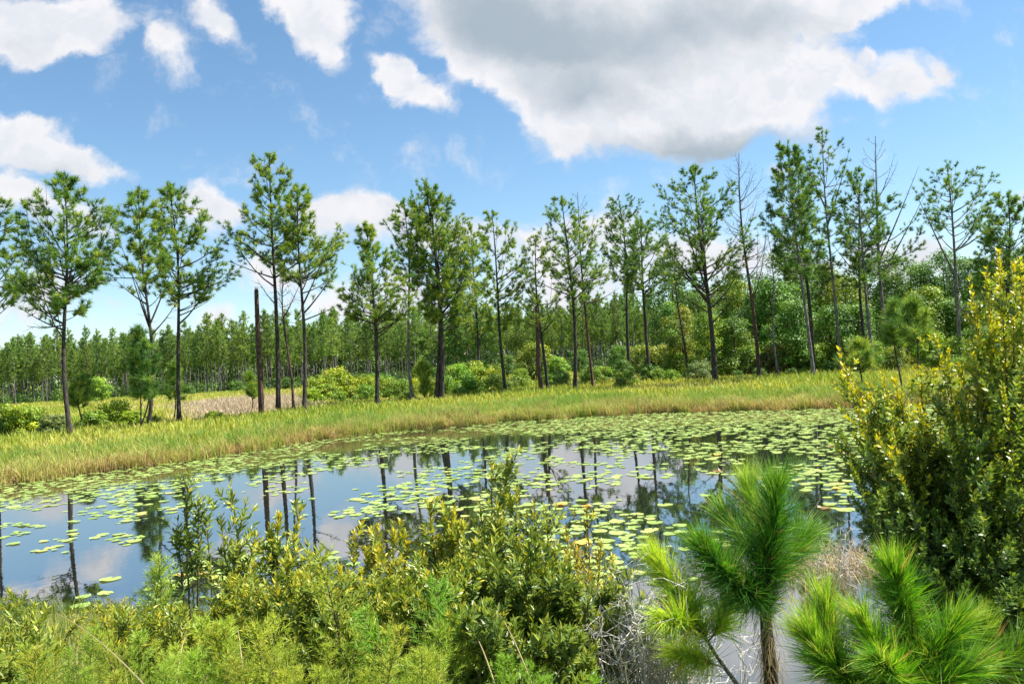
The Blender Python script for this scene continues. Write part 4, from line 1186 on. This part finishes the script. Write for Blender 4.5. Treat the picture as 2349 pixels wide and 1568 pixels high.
near_shrub(604, 'tall central shrub whose top sprig stands highest above the pond', 1150, 6.6,
           [(1162, 1050, 6.7), (1128, 1062, 6.8), (1185, 1120, 6.6), (1140, 1150, 6.5), (1225, 1160, 6.6), (1250, 1165, 6.6), (1100, 1160, 6.5), (1200, 1230, 6.3), (1130, 1250, 6.2), (1240, 1260, 6.2)],
           leaf=.075, lw=.24, tint=.36, young=.74, per=23, twigs=12, spread=.32, low=.22)
near_shrub(605, 'olive shrub with thin red tipped sprig left of the tall central shrub', 1020, 6.5,
           [(985, 1150, 6.6), (1015, 1155, 6.5), (1040, 1165, 6.5), (1005, 1230, 6.4), (1060, 1225, 6.3), (970, 1270, 6.3), (1030, 1300, 6.1), (1080, 1290, 6.1)],
           leaf=.066, tint=.42, young=.88, per=26, twigs=11, low=.22)
near_shrub(606, 'rusty tipped open shrub at the right of the central bushes', 1330, 6.9,
           [(1345, 1165, 7.0), (1300, 1215, 6.9), (1380, 1240, 6.9), (1325, 1260, 6.7), (1270, 1250, 6.7), (1405, 1290, 6.7), (1350, 1310, 6.5)],
           leaf=.06, lw=.22, tint=.5, young=.9, per=17, twigs=8, low=.35, color=(1.05, .9, .9))
near_shrub(607, 'dense dark green mass of foliage at the bottom centre', 1150, 5.2,
           fan(1, 1150, 1350, 170, 70, 5.7, 30) + fan(2, 1180, 1470, 190, 60, 5.0, 24) + fan(9, 1150, 1270, 150, 40, 6.1, 14), leaf=.06, lw=.3, tint=.26, young=.58, per=26, twigs=10, spread=.28, low=.15)
near_shrub(608, 'outer right bush of the central mass with reaching arm of leaves', 1340, 5.6,
           [(1430, 1315, 5.8), (1400, 1340, 5.7), (1440, 1370, 5.6), (1360, 1340, 5.7), (1310, 1360, 5.6), (1390, 1420, 5.4), (1330, 1430, 5.3), (1290, 1330, 5.7), (1370, 1480, 5.1), (1300, 1490, 5.0), (1340, 1385, 5.5)],
           leaf=.064, lw=.28, tint=.33, young=.68, per=26, twigs=10, spread=.26, low=.2)
near_shrub(609, 'mid green bush between the fennel and the central dark mass', 960, 5.4,
           fan(3, 950, 1350, 120, 50, 5.7, 20) + fan(4, 900, 1420, 140, 50, 5.3, 14), leaf=.06, lw=.3, tint=.4, young=.72, per=25, twigs=10, low=.15)
near_shrub(610, 'olive bush in the bottom left corner of the picture', 15, 5.6,
           [(20, 1350, 6.4), (45, 1380, 6.2), (-20, 1400, 6.0), (60, 1420, 5.8), (10, 1450, 5.6), (90, 1470, 5.4), (40, 1500, 5.2), (-10, 1520, 5.0)], leaf=.06, lw=.24, tint=.4, young=.7, per=22, twigs=9, low=.15)
near_shrub(611, 'small brownish shrub at the left waterline', 250, 8.4,
           [(215, 1400, 8.6), (260, 1395, 8.5), (180, 1420, 8.4), (300, 1415, 8.4)], leaf=.05, lw=.26, tint=.62, young=.9, per=14, twigs=7, low=.2)
near_shrub(612, 'green undergrowth bush behind the fennel at left', 420, 6.2,
           fan(5, 430, 1440, 160, 40, 6.2, 16), leaf=.055, lw=.3, tint=.45, young=.7, per=20, twigs=8, low=.15)

near_shrub(613, 'yellow olive leafy bush rising from the fennel left of centre', 640, 5.9,
           fan(11, 640, 1360, 120, 55, 6.0, 18), leaf=.06, lw=.28, tint=.42, young=.8, per=22, twigs=9, low=.15)
near_shrub(614, 'olive leafy bush between the bare stemmed sprig and the left corner', 350, 6.0,
           fan(12, 330, 1440, 120, 40, 6.0, 12), leaf=.058, lw=.26, tint=.38, young=.72, per=20, twigs=9, low=.15)
near_shrub(615, 'bright leafy bush just left of the single upright fennel', 760, 5.3,
           fan(13, 770, 1400, 90, 60, 5.4, 14), leaf=.06, lw=.28, tint=.36, young=.66, per=22, twigs=9, low=.15)

# the big yellow-tipped bush on the right
def big_bush():
    rng = np.random.default_rng(650)
    Y0 = 7.4
    g = W(2330, 1400, Y0); base = np.array([g[0], g[1], float(terr(g[0], g[1]))])
    r = thing('large_bush', 'tall dense bush at right edge with bright yellow new leaves on its tips', 'bush', base, None)
    up = [(1925, 800), (1948, 850), (1990, 880), (2030, 905), (2050, 870), (2100, 840), (2148, 770), (2175, 800), (2165, 900), (2110, 930), (2060, 960), (2010, 970), (1960, 930),
          (2200, 835), (2240, 700), (2225, 640), (2262, 615), (2290, 575), (2325, 600), (2349, 640), (2275, 690), (2320, 730), (2250, 760), (2349, 760), (2215, 900), (2160, 990)]
    mid = [(1930, 1000), (1985, 1020), (2040, 1040), (2100, 1060), (2150, 1090), (2200, 1000), (2250, 950), (2300, 880), (2340, 960), (2000, 1090), (1950, 1060), (2060, 1130), (2120, 1150), (2190, 1120),
           (2260, 1080), (2320, 1060), (2040, 1200), (2100, 1230), (2170, 1210), (2240, 1180), (2300, 1160), (2345, 1200), (1925, 980), (2290, 820), (2330, 860), (2000, 960), (2080, 1020)]
    low_ = [(2090, 1300), (2150, 1310), (2210, 1290), (2270, 1270), (2330, 1290), (2190, 1380), (2250, 1370), (2310, 1380), (2345, 1440), (2140, 1240), (2200, 1240), (2280, 1460), (2340, 1520), (2230, 1450)]
    tp, yg = [], []
    for (a, b) in up: tp.append((a, b, Y0 + rng.uniform(-.6, .7))); yg.append(1.0)
    for (a, b) in mid: tp.append((a, b, Y0 + rng.uniform(-.9, .5))); yg.append(.35)
    for (a, b) in low_: tp.append((a, b, Y0 + rng.uniform(-1.3, .2))); yg.append(.0)  # lower stems tinted darker, painting in the bush's own shade
    ms, ml = MB(), MB()
    for _ in range(26):
        b_ = rng.uniform(600, 1000); a_ = rng.uniform(2335 - (b_ - 560) * .22, 2420)
        tp.append((a_, b_, Y0 + rng.uniform(-.5, .7))); yg.append(.85 if b_ < 760 else .4)
    for _ in range(14):
        b_ = rng.uniform(850, 1080); a_ = rng.uniform(1925, 2250)
        tp.append((a_, b_, Y0 + rng.uniform(-.7, .5))); yg.append(.8)
    for _ in range(38):
        b_ = rng.uniform(960, 1480); a_ = rng.uniform(1950 + max(0, (b_ - 1100) * .35), 2380)
        tp.append((a_, b_, Y0 + rng.uniform(-1.0, .6))); yg.append(.25 if b_ < 1150 else 0.0)
    for t, yv in zip(tp, yg):
        yv = float(np.clip(yv + rng.normal(0, .15), 0, 1.1))
        m1, m2 = leafy(base, [W(*t)], rng, leaf=.07, lw=.46, root=.3, tint=.18 + .30 * yv, young=.36 + .66 * yv, per=20, twigs=22, spread=.46, yexp=2.4, low=.30, stem_r=.011, fine=False)
        m1.merged(ms, (0, 0, 0), 0, 1); m2.merged(ml, (0, 0, 0), 0, 1)
    ms.build('stems', M['twig'], r); f_ = ml.build('foliage', M['myrtle'], r); f_.color = (.88, .98, .85, 1)
big_bush()

# feathery dog fennel
def fennel_proto(seed, h):
    rng = np.random.default_rng(seed); ms, ml = MB(), MB()
    tip = np.array([rng.normal(0, .12), rng.normal(0, .12), h])
    pts = bez(np.zeros(3), np.array([rng.normal(0, .05), rng.normal(0, .05), h * .55]), tip, 10)
    tube(ms, pts, np.linspace(.007, .0018, 10), 5)
    for k_ in range(46):
        t = .12 + .86 * (k_ + rng.random()) / 46; i0 = min(int(t * 9), 8); s = pts[i0] + (pts[i0 + 1] - pts[i0]) * (t * 9 - i0)
        az = k_ * 2.4 + rng.normal(0, .3); ln = np.interp(t, [.1, .35, .7, 1], [.16, .24, .17, .05]) * rng.uniform(.7, 1.25)
        o = norm(np.array([math.cos(az), math.sin(az), rng.uniform(.5, 1.0)]))
        e = s + o * ln + np.array([0, 0, ln * .15]); br = bez(s, s + o * ln * .5, e, 5)
        tube(ms, br, np.linspace(.0028, .001, 5), 3)
        n_ = 32; u = rng.random(n_) * .95 + .05
        pp = np.stack([np.interp(u, np.linspace(0, 1, 5), br[:, a]) for a in range(3)], 1)
        d = norm(o * .75 + runit(rng, n_) * .75 + np.array([0, 0, .25]))
        needles(ml, pp, d, rng.uniform(.035, .085, n_), .0055, rng, np.clip(rng.normal(.42 + .3 * t, .16, n_), 0, 1))
    return ms, ml
fen = []
for i in range(5):
    ms, ml = fennel_proto(700 + i, (.85, 1.0, 1.15, .95, 1.1)[i])
    r = thing('dog_fennel', 'fennel', 'plant', (0, 0, 0), 'feathery fennel plants on the near bank')
    ms.build('stem', M['twig'], r); ml.build('fronds', M['fennel'], r); fen.append(r)
rng = np.random.default_rng(71)
fu = set()
def put_fennel(px, py, Y_, label, lean=0.0, col=None, i=None):
    tp = W(px, py, Y_); z = float(terr(tp[0], tp[1])); i = int(rng.integers(0, 5)) if i is None else i
    hs = (.85, 1.0, 1.15, .95, 1.1)[i]; sc_ = float(np.clip((tp[2] - z) / hs, .35, 2.4))
    col = col or tuple(rng.uniform(.82, 1.15) * np.array([rng.uniform(.85, 1.2), 1, 1]))
    o = put(fen, i, (tp[0], tp[1], z - .02), float(rng.random() * 6.28), sc_, label, col, fu)
    o.rotation_euler = (rng.normal(0, .10), lean + rng.normal(0, .08), o.rotation_euler[2])
put_fennel(328, 1265, 6.6, 'tall pale feathery fennel spire standing against the water at left', col=(1.0, 1.05, 1.3), i=2)
put_fennel(310, 1300, 6.5, 'second feathery spire close beside the pale one at left', col=(1.0, 1.05, 1.2))
put_fennel(765, 1230, 4.9, 'single upright fennel with thin yellow stem in the middle foreground', i=2)
put_fennel(1040, 1310, 4.6, 'fennel frond leaning right across the dark central bush', lean=.5, col=(.6, .9, .8))
put_fennel(1010, 1330, 4.5, 'second frond leaning right across the dark central bush', lean=.55, col=(.6, .9, .8))
put_fennel(300, 1430, 6.8, 'short fennel at the left waterline')
zn = [('along the left foreground', 60, 420, 1425, 1520, 5.4), ('in the lime green foreground bank left of centre', 420, 800, 1395, 1520, 4.8), ('in the foreground before the central bushes', 700, 1060, 1410, 1530, 4.4)]
for words, a, b, c, d, Y_ in zn:
    for _ in range(14):
        put_fennel(rng.uniform(a, b), rng.uniform(c, d), Y_ + rng.uniform(-.9, .5), 'lime green feathery fennel ' + words)
for _ in range(16):
    put_fennel(rng.uniform(60, 1080), rng.uniform(1480, 1545), rng.uniform(3.5, 4.3), 'low feathery fennel along the bottom edge of the picture')
for _ in range(5):
    put_fennel(rng.uniform(1080, 1330), rng.uniform(1500, 1545), rng.uniform(3.5, 4.2), 'low feathery fennel under the dark central bush', col=(.7, .95, .8))

# near bank weeds and grass
n = 42000
x = rng.uniform(-10, 14, n); y = rng.uniform(2.6, 15, n)
ok = (y < near_edge(x) + .1); x, y = x[ok], y[ok]
P = np.stack([x, y, terr(x, y)], 1); ok = in_view(P, 900); P = P[ok]
xr = P[:, 0]
ok = ~((xr > .7) & (xr < 4.4) & (rng.random(len(P)) < np.where(P[:, 1] > 4.6, .95, .4))); P = P[ok]
mb = MB(); blades(mb, P, np.clip(rng.normal(.26, .1, len(P)), .06, .6), .009, rng, .5, np.clip(rng.normal(.45, .25, len(P)), 0, 1))
tag(mb.build('bank_weeds', M['weed']), 'low weeds and grass covering the near bank', 'grass', kind='stuff')
# dry stems
mb = MB()
for (px, py, Y_, tx, ty) in ((330, 1568, 4.4, 130, 1405), (405, 1568, 4.4, 425, 1460), (1220, 1568, 4.3, 1140, 1400), (1135, 1568, 4.3, 1080, 1440), (560, 1568, 4.2, 545, 1440)):
    a = W(px, py, Y_); b = W(tx, ty, Y_ + .6)
    tube(mb, bez(a, (a + b) / 2 + np.array([0, 0, .08]), b, 8), np.linspace(.004, .0015, 8), 4)
tag(mb.build('dry_stalks', M['dry']), 'thin straw coloured dry stalks leaning over the near foliage', 'dry grass', kind='stuff')
n = 2200
gx0 = W(1930, 1255, 14.2)
x = rng.normal(gx0[0], 1.1, n); y = rng.normal(gx0[1] - .3, .55, n)
mb = MB(); blades(mb, np.stack([x, y, np.full(n, .0)], 1), rng.uniform(.05, .42, n), .010, rng, 1.6, np.clip(rng.normal(.35, .25, n), 0, 1))
tag(mb.build('dead_reeds', M['dry']), 'flattened brown reeds lying at the water edge by the big bush', 'reeds', kind='stuff')

# grey dead brush beside the young pine
def dead_brush(seed, label, px0, px1, pyt, pyb, Y_, n_):
    rng = np.random.default_rng(seed)
    g = W((px0 + px1) / 2, pyb, Y_); base = np.array([g[0], g[1], float(terr(g[0], g[1]))])
    r = thing('dead_brush', label, 'dead brush', base, 'bare grey brush on the near bank')
    mb = MB()
    for _ in range(n_):
        tip = W(rng.uniform(px0, px1), rng.uniform(pyt, pyb), Y_ + rng.uniform(-.4, .5)) - base
        b = np.array([tip[0] * .5 + rng.normal(0, .1), tip[1] * .5 + rng.normal(0, .1), 0]); b[2] = float(terr(base[0] + b[0], base[1] + b[1])) - base[2] - .02
        pts = bez(b, (b + tip) / 2 + rng.normal(0, .07, 3), tip, 7)
        tube(mb, pts, np.linspace(.0065, .0024, 7), 4)
        for _k in range(9):
            s = pts[rng.integers(2, 7)]; d = norm(runit(rng, 1)[0] + np.array([0, 0, .3])); ln = rng.uniform(.08, .26); e = s + d * ln
            tube(mb, [s, (s + e) / 2 + rng.normal(0, .015, 3), e], [.0036, .003, .002], 3)
            for _j in range(2):
                d2 = norm(d + runit(rng, 1)[0] * .9); e2 = e + d2 * ln * .6; tube(mb, [e, e2], [.0024, .0015], 3)
    mb.build('twigs', M['grey_twig'], r)
dead_brush(800, 'tangle of bare grey twigs between central bush and young pine', 1370, 1580, 1330, 1540, 5.5, 80)
dead_brush(801, 'second grey twig tangle low behind the yellowing pine bough', 1480, 1700, 1400, 1560, 5.7, 22)
dead_brush(802, 'bare twigs standing in the shallow water by the big bush', 1850, 1950, 1190, 1290, 13.0, 16)

# long-needled young pines in the foreground
def shoot_needles(mb, pl, rng, per_m, ln, tint, start=0.0, w=.0028, ang=(.35, 1.25), droop=.14, tv=.20, tipboost=.25):
    d = np.linalg.norm(np.diff(pl, axis=0), axis=1); cum = np.concatenate([[0], np.cumsum(d)]); L = cum[-1]
    nf = int(per_m * .58 * L * (1 - start)) + 24
    u = (start + (1 - start) * rng.random(nf)) * L
    gap = np.sin(u / L * rng.uniform(9, 15) + rng.random() * 6)          # uneven whorls along the shoot
    u = u[(gap > -.7) | (rng.random(nf) < .5)]; nf = len(u)
    k1 = int(nf * .12); u[:k1] = L * (1 - .04 * rng.random(k1))
    u = np.repeat(u, 3); n_ = len(u)
    pp = np.stack([np.interp(u, cum, pl[:, a]) for a in range(3)], 1)
    e = np.minimum(u + .02, L); s = np.maximum(u - .02, 0)
    ax = norm(np.stack([np.interp(e, cum, pl[:, a]) - np.interp(s, cum, pl[:, a]) for a in range(3)], 1))
    az = np.repeat(rng.random(nf) * 6.283, 3) + rng.normal(0, .09, n_); pv = perp(ax); qv = np.cross(ax, pv)
    outw = pv * np.cos(az)[:, None] + qv * np.sin(az)[:, None]
    uu = u / L
    th = np.repeat(rng.uniform(ang[0], ang[1], nf) + rng.normal(0, .16, nf), 3) * (1.15 - .75 * uu ** 3) + rng.normal(0, .06, n_)
    dr = norm(ax * np.cos(th)[:, None] + outw * np.sin(th)[:, None])
    l = ln * np.repeat(rng.uniform(.42, 1.2, nf), 3) * rng.uniform(.93, 1.05, n_)
    mid = pp + dr * (l * .5)[:, None]
    bend = np.repeat(rng.normal(0, .19, (nf, 3)), 3, 0)
    dr2 = norm(dr + ax * .10 + bend + np.array([0, 0, -droop]) * np.repeat(rng.uniform(.2, 1.8, nf), 3)[:, None])
    tip = mid + dr2 * (l * .5)[:, None]
    sd_ = perp(dr, rng) * w * .5
    v = np.stack([pp + sd_, pp - sd_, mid + sd_, mid - sd_, tip], 1).reshape(-1, 3)
    pat = np.array([[0, 1, 3], [0, 3, 2], [2, 3, 4]])
    f = (np.arange(n_)[:, None, None] * 5 + pat[None]).reshape(-1, 3)
    mb.tri(v, f, np.repeat(np.where(np.repeat(rng.random(nf), 3) < .04, 1.0, np.clip(np.repeat(rng.normal(tint, tv, nf), 3) + tipboost * uu ** 6, 0, .9)), 3))

def near_pine(seed, label, shoots, trunk_px, Y_, color=(1, 1, 1), needle=.24, group='long needled young pines in the foreground', bark='bark', bough=False, straw=False):
    """trunk_px: list of (px, py, Y, radius); shoots: (list of (px,py,Y), per_m, tint, start, radius)"""
    rng = np.random.default_rng(seed)
    g = W(trunk_px[0][0], trunk_px[0][1], trunk_px[0][2]); base = np.array([g[0], g[1], float(terr(g[0], g[1]))])
    r = thing('young_pine', label, 'young pine', base, group)
    mt, mn = MB(), MB()
    pts = [np.array([0, 0, -.05])] if not bough else []
    rads = [trunk_px[0][3] * 1.15] if not bough else []
    for (a, b, c, rr) in trunk_px:
        p = W(a, b, c) - base
        if p[2] > .02 or bough: pts.append(p); rads.append(rr)
    pts = np.array(pts); tt = np.linspace(0, 1, len(pts)); t2 = np.linspace(0, 1, 24)
    line = np.stack([np.interp(t2, tt, pts[:, a]) for a in range(3)], 1)
    for _ in range(3): line[1:-1] = (line[:-2] + line[1:-1] * 2 + line[2:]) / 4
    tube(mt, line, np.interp(t2, tt, rads), 9)
    mt.build('trunk', M[bark], r, smooth=True)
    mb2 = MB()
    for (pl, per, tint, start, rr) in shoots:
        p = np.array([W(*q_) for q_ in pl]) - base
        ts = np.linspace(0, 1, len(p)); t3 = np.linspace(0, 1, 10)
        pl3 = np.stack([np.interp(t3, ts, p[:, a]) for a in range(3)], 1)
        for _ in range(2): pl3[1:-1] = (pl3[:-2] + pl3[1:-1] * 2 + pl3[2:]) / 4
        tube(mb2, pl3, np.linspace(rr, .004, 10), 6)
        shoot_needles(mn, pl3, rng, per, needle, tint, start)
    if straw:
        md = MB(); n_ = 700; i_ = rng.integers(2, 15, n_)
        az = rng.random(n_) * 6.283; d_ = norm(np.stack([np.cos(az) * .45, np.sin(az) * .45, -rng.uniform(.5, 1.4, n_)], 1))
        needles(md, line[i_] + rng.normal(0, .035, (n_, 3)), d_, rng.uniform(.12, .26, n_), .003, rng, np.clip(rng.normal(.3, .25, n_), 0, 1))
        md.build('dead_needles', M['dry'], r)
    mb2.build('branches', M[bark], r, smooth=True)
    nn = mn.build('needles', M['long_needle'], r); nn.color = (*color, 1)
    return r

near_pine(850, 'young long needled pine with thick dark trunk in right foreground', [
    ([(1757, 1330, 5.0), (1762, 1270, 5.0), (1775, 1221, 5.0), (1779, 1140, 5.0)], 4200, .30, .0, .020),
    ([(1757, 1420, 5.0), (1756, 1360, 5.0), (1757, 1290, 5.0)], 3200, .16, .0, .022),
    ([(1765, 1300, 5.05), (1738, 1220, 5.3), (1722, 1130, 5.4)], 3000, .72, .25, .010),
    ([(1752, 1390, 5.0), (1700, 1350, 4.9), (1660, 1310, 4.85), (1628, 1272, 4.8)], 4600, .20, .1, .013),
    ([(1760, 1350, 5.0), (1800, 1290, 5.1), (1842, 1238, 5.2)], 2600, .42, .25, .010),
    ([(1762, 1310, 5.0), (1700, 1240, 5.25), (1668, 1190, 5.4)], 2400, .5, .3, .010),
], [(1771, 1590, 5.0, .046), (1765, 1500, 5.0, .042), (1756, 1429, 5.0, .036), (1756, 1296, 5.0, .026), (1775, 1221, 5.0, .016), (1780, 1140, 5.0, .006)], 5.0, needle=.28, straw=True, color=(.95, 1.1, 1.05))
near_pine(851, 'yellowing pine bough slanting up left of the thick trunked young pine', [
    ([(1640, 1500, 5.3), (1581, 1399, 5.35), (1545, 1345, 5.4), (1516, 1300, 5.4)], 4400, .74, .15, .010),
    ([(1610, 1450, 5.3), (1560, 1420, 5.2), (1525, 1420, 5.1)], 2800, .78, .2, .006),
    ([(1625, 1470, 5.3), (1650, 1440, 5.3), (1668, 1395, 5.3)], 2800, .76, .2, .006),
    ([(1660, 1530, 5.2), (1600, 1510, 5.1), (1560, 1500, 5.0)], 2400, .8, .2, .006),
], [(1710, 1600, 5.2, .016), (1691, 1568, 5.2, .015), (1640, 1500, 5.3, .012), (1581, 1399, 5.35, .010), (1530, 1325, 5.4, .005)], 5.2, color=(1.25, 1.35, 1.1), needle=.25, bark='pale_bark')
near_pine(852, 'bright green young pine with bottlebrush top at lower right', [
    ([(2085, 1440, 3.9), (2074, 1395, 3.9), (2064, 1360, 3.9), (2056, 1328, 3.9)], 5200, .42, .0, .012),
    ([(2101, 1560, 3.9), (2096, 1490, 3.9), (2085, 1440, 3.9)], 4200, .40, .0, .016),
    ([(2100, 1560, 3.9), (2150, 1500, 3.8), (2190, 1440, 3.8)], 3600, .50, .1, .008),
    ([(2100, 1580, 3.9), (2030, 1520, 3.8), (1985, 1440, 3.8)], 3600, .52, .1, .008),
    ([(2080, 1600, 3.9), (1950, 1570, 3.8), (1880, 1500, 3.8), (1862, 1470, 3.8)], 4000, .55, .15, .009),
    ([(1960, 1580, 3.8), (1905, 1500, 3.9), (1893, 1400, 3.95)], 3600, .66, .15, .008),
    ([(2100, 1590, 3.9), (2060, 1560, 3.7), (2030, 1530, 3.6)], 3000, .4, .0, .008),
    ([(2110, 1600, 3.9), (2160, 1570, 3.7), (2210, 1540, 3.7)], 3000, .42, .0, .008),
], [(2106, 1600, 3.9, .020), (2101, 1568, 3.9, .018), (2095, 1486, 3.9, .015), (2074, 1395, 3.9, .011), (2056, 1330, 3.9, .005)], 3.9, needle=.225, color=(1.05, 1.18, 1.0))
near_pine(853, 'small young pine at right edge under the big dark bush', [
    ([(2262, 1560, 4.2), (2256, 1500, 4.2), (2250, 1450, 4.2)], 4000, .40, .1, .010),
    ([(2262, 1560, 4.2), (2310, 1520, 4.2), (2345, 1490, 4.2)], 2600, .36, .1, .007),
    ([(2260, 1580, 4.2), (2220, 1540, 4.2), (2195, 1510, 4.2)], 2400, .36, .1, .007),
], [(2265, 1600, 4.2, .013), (2256, 1500, 4.2, .009), (2250, 1455, 4.2, .005)], 4.2, needle=.22)
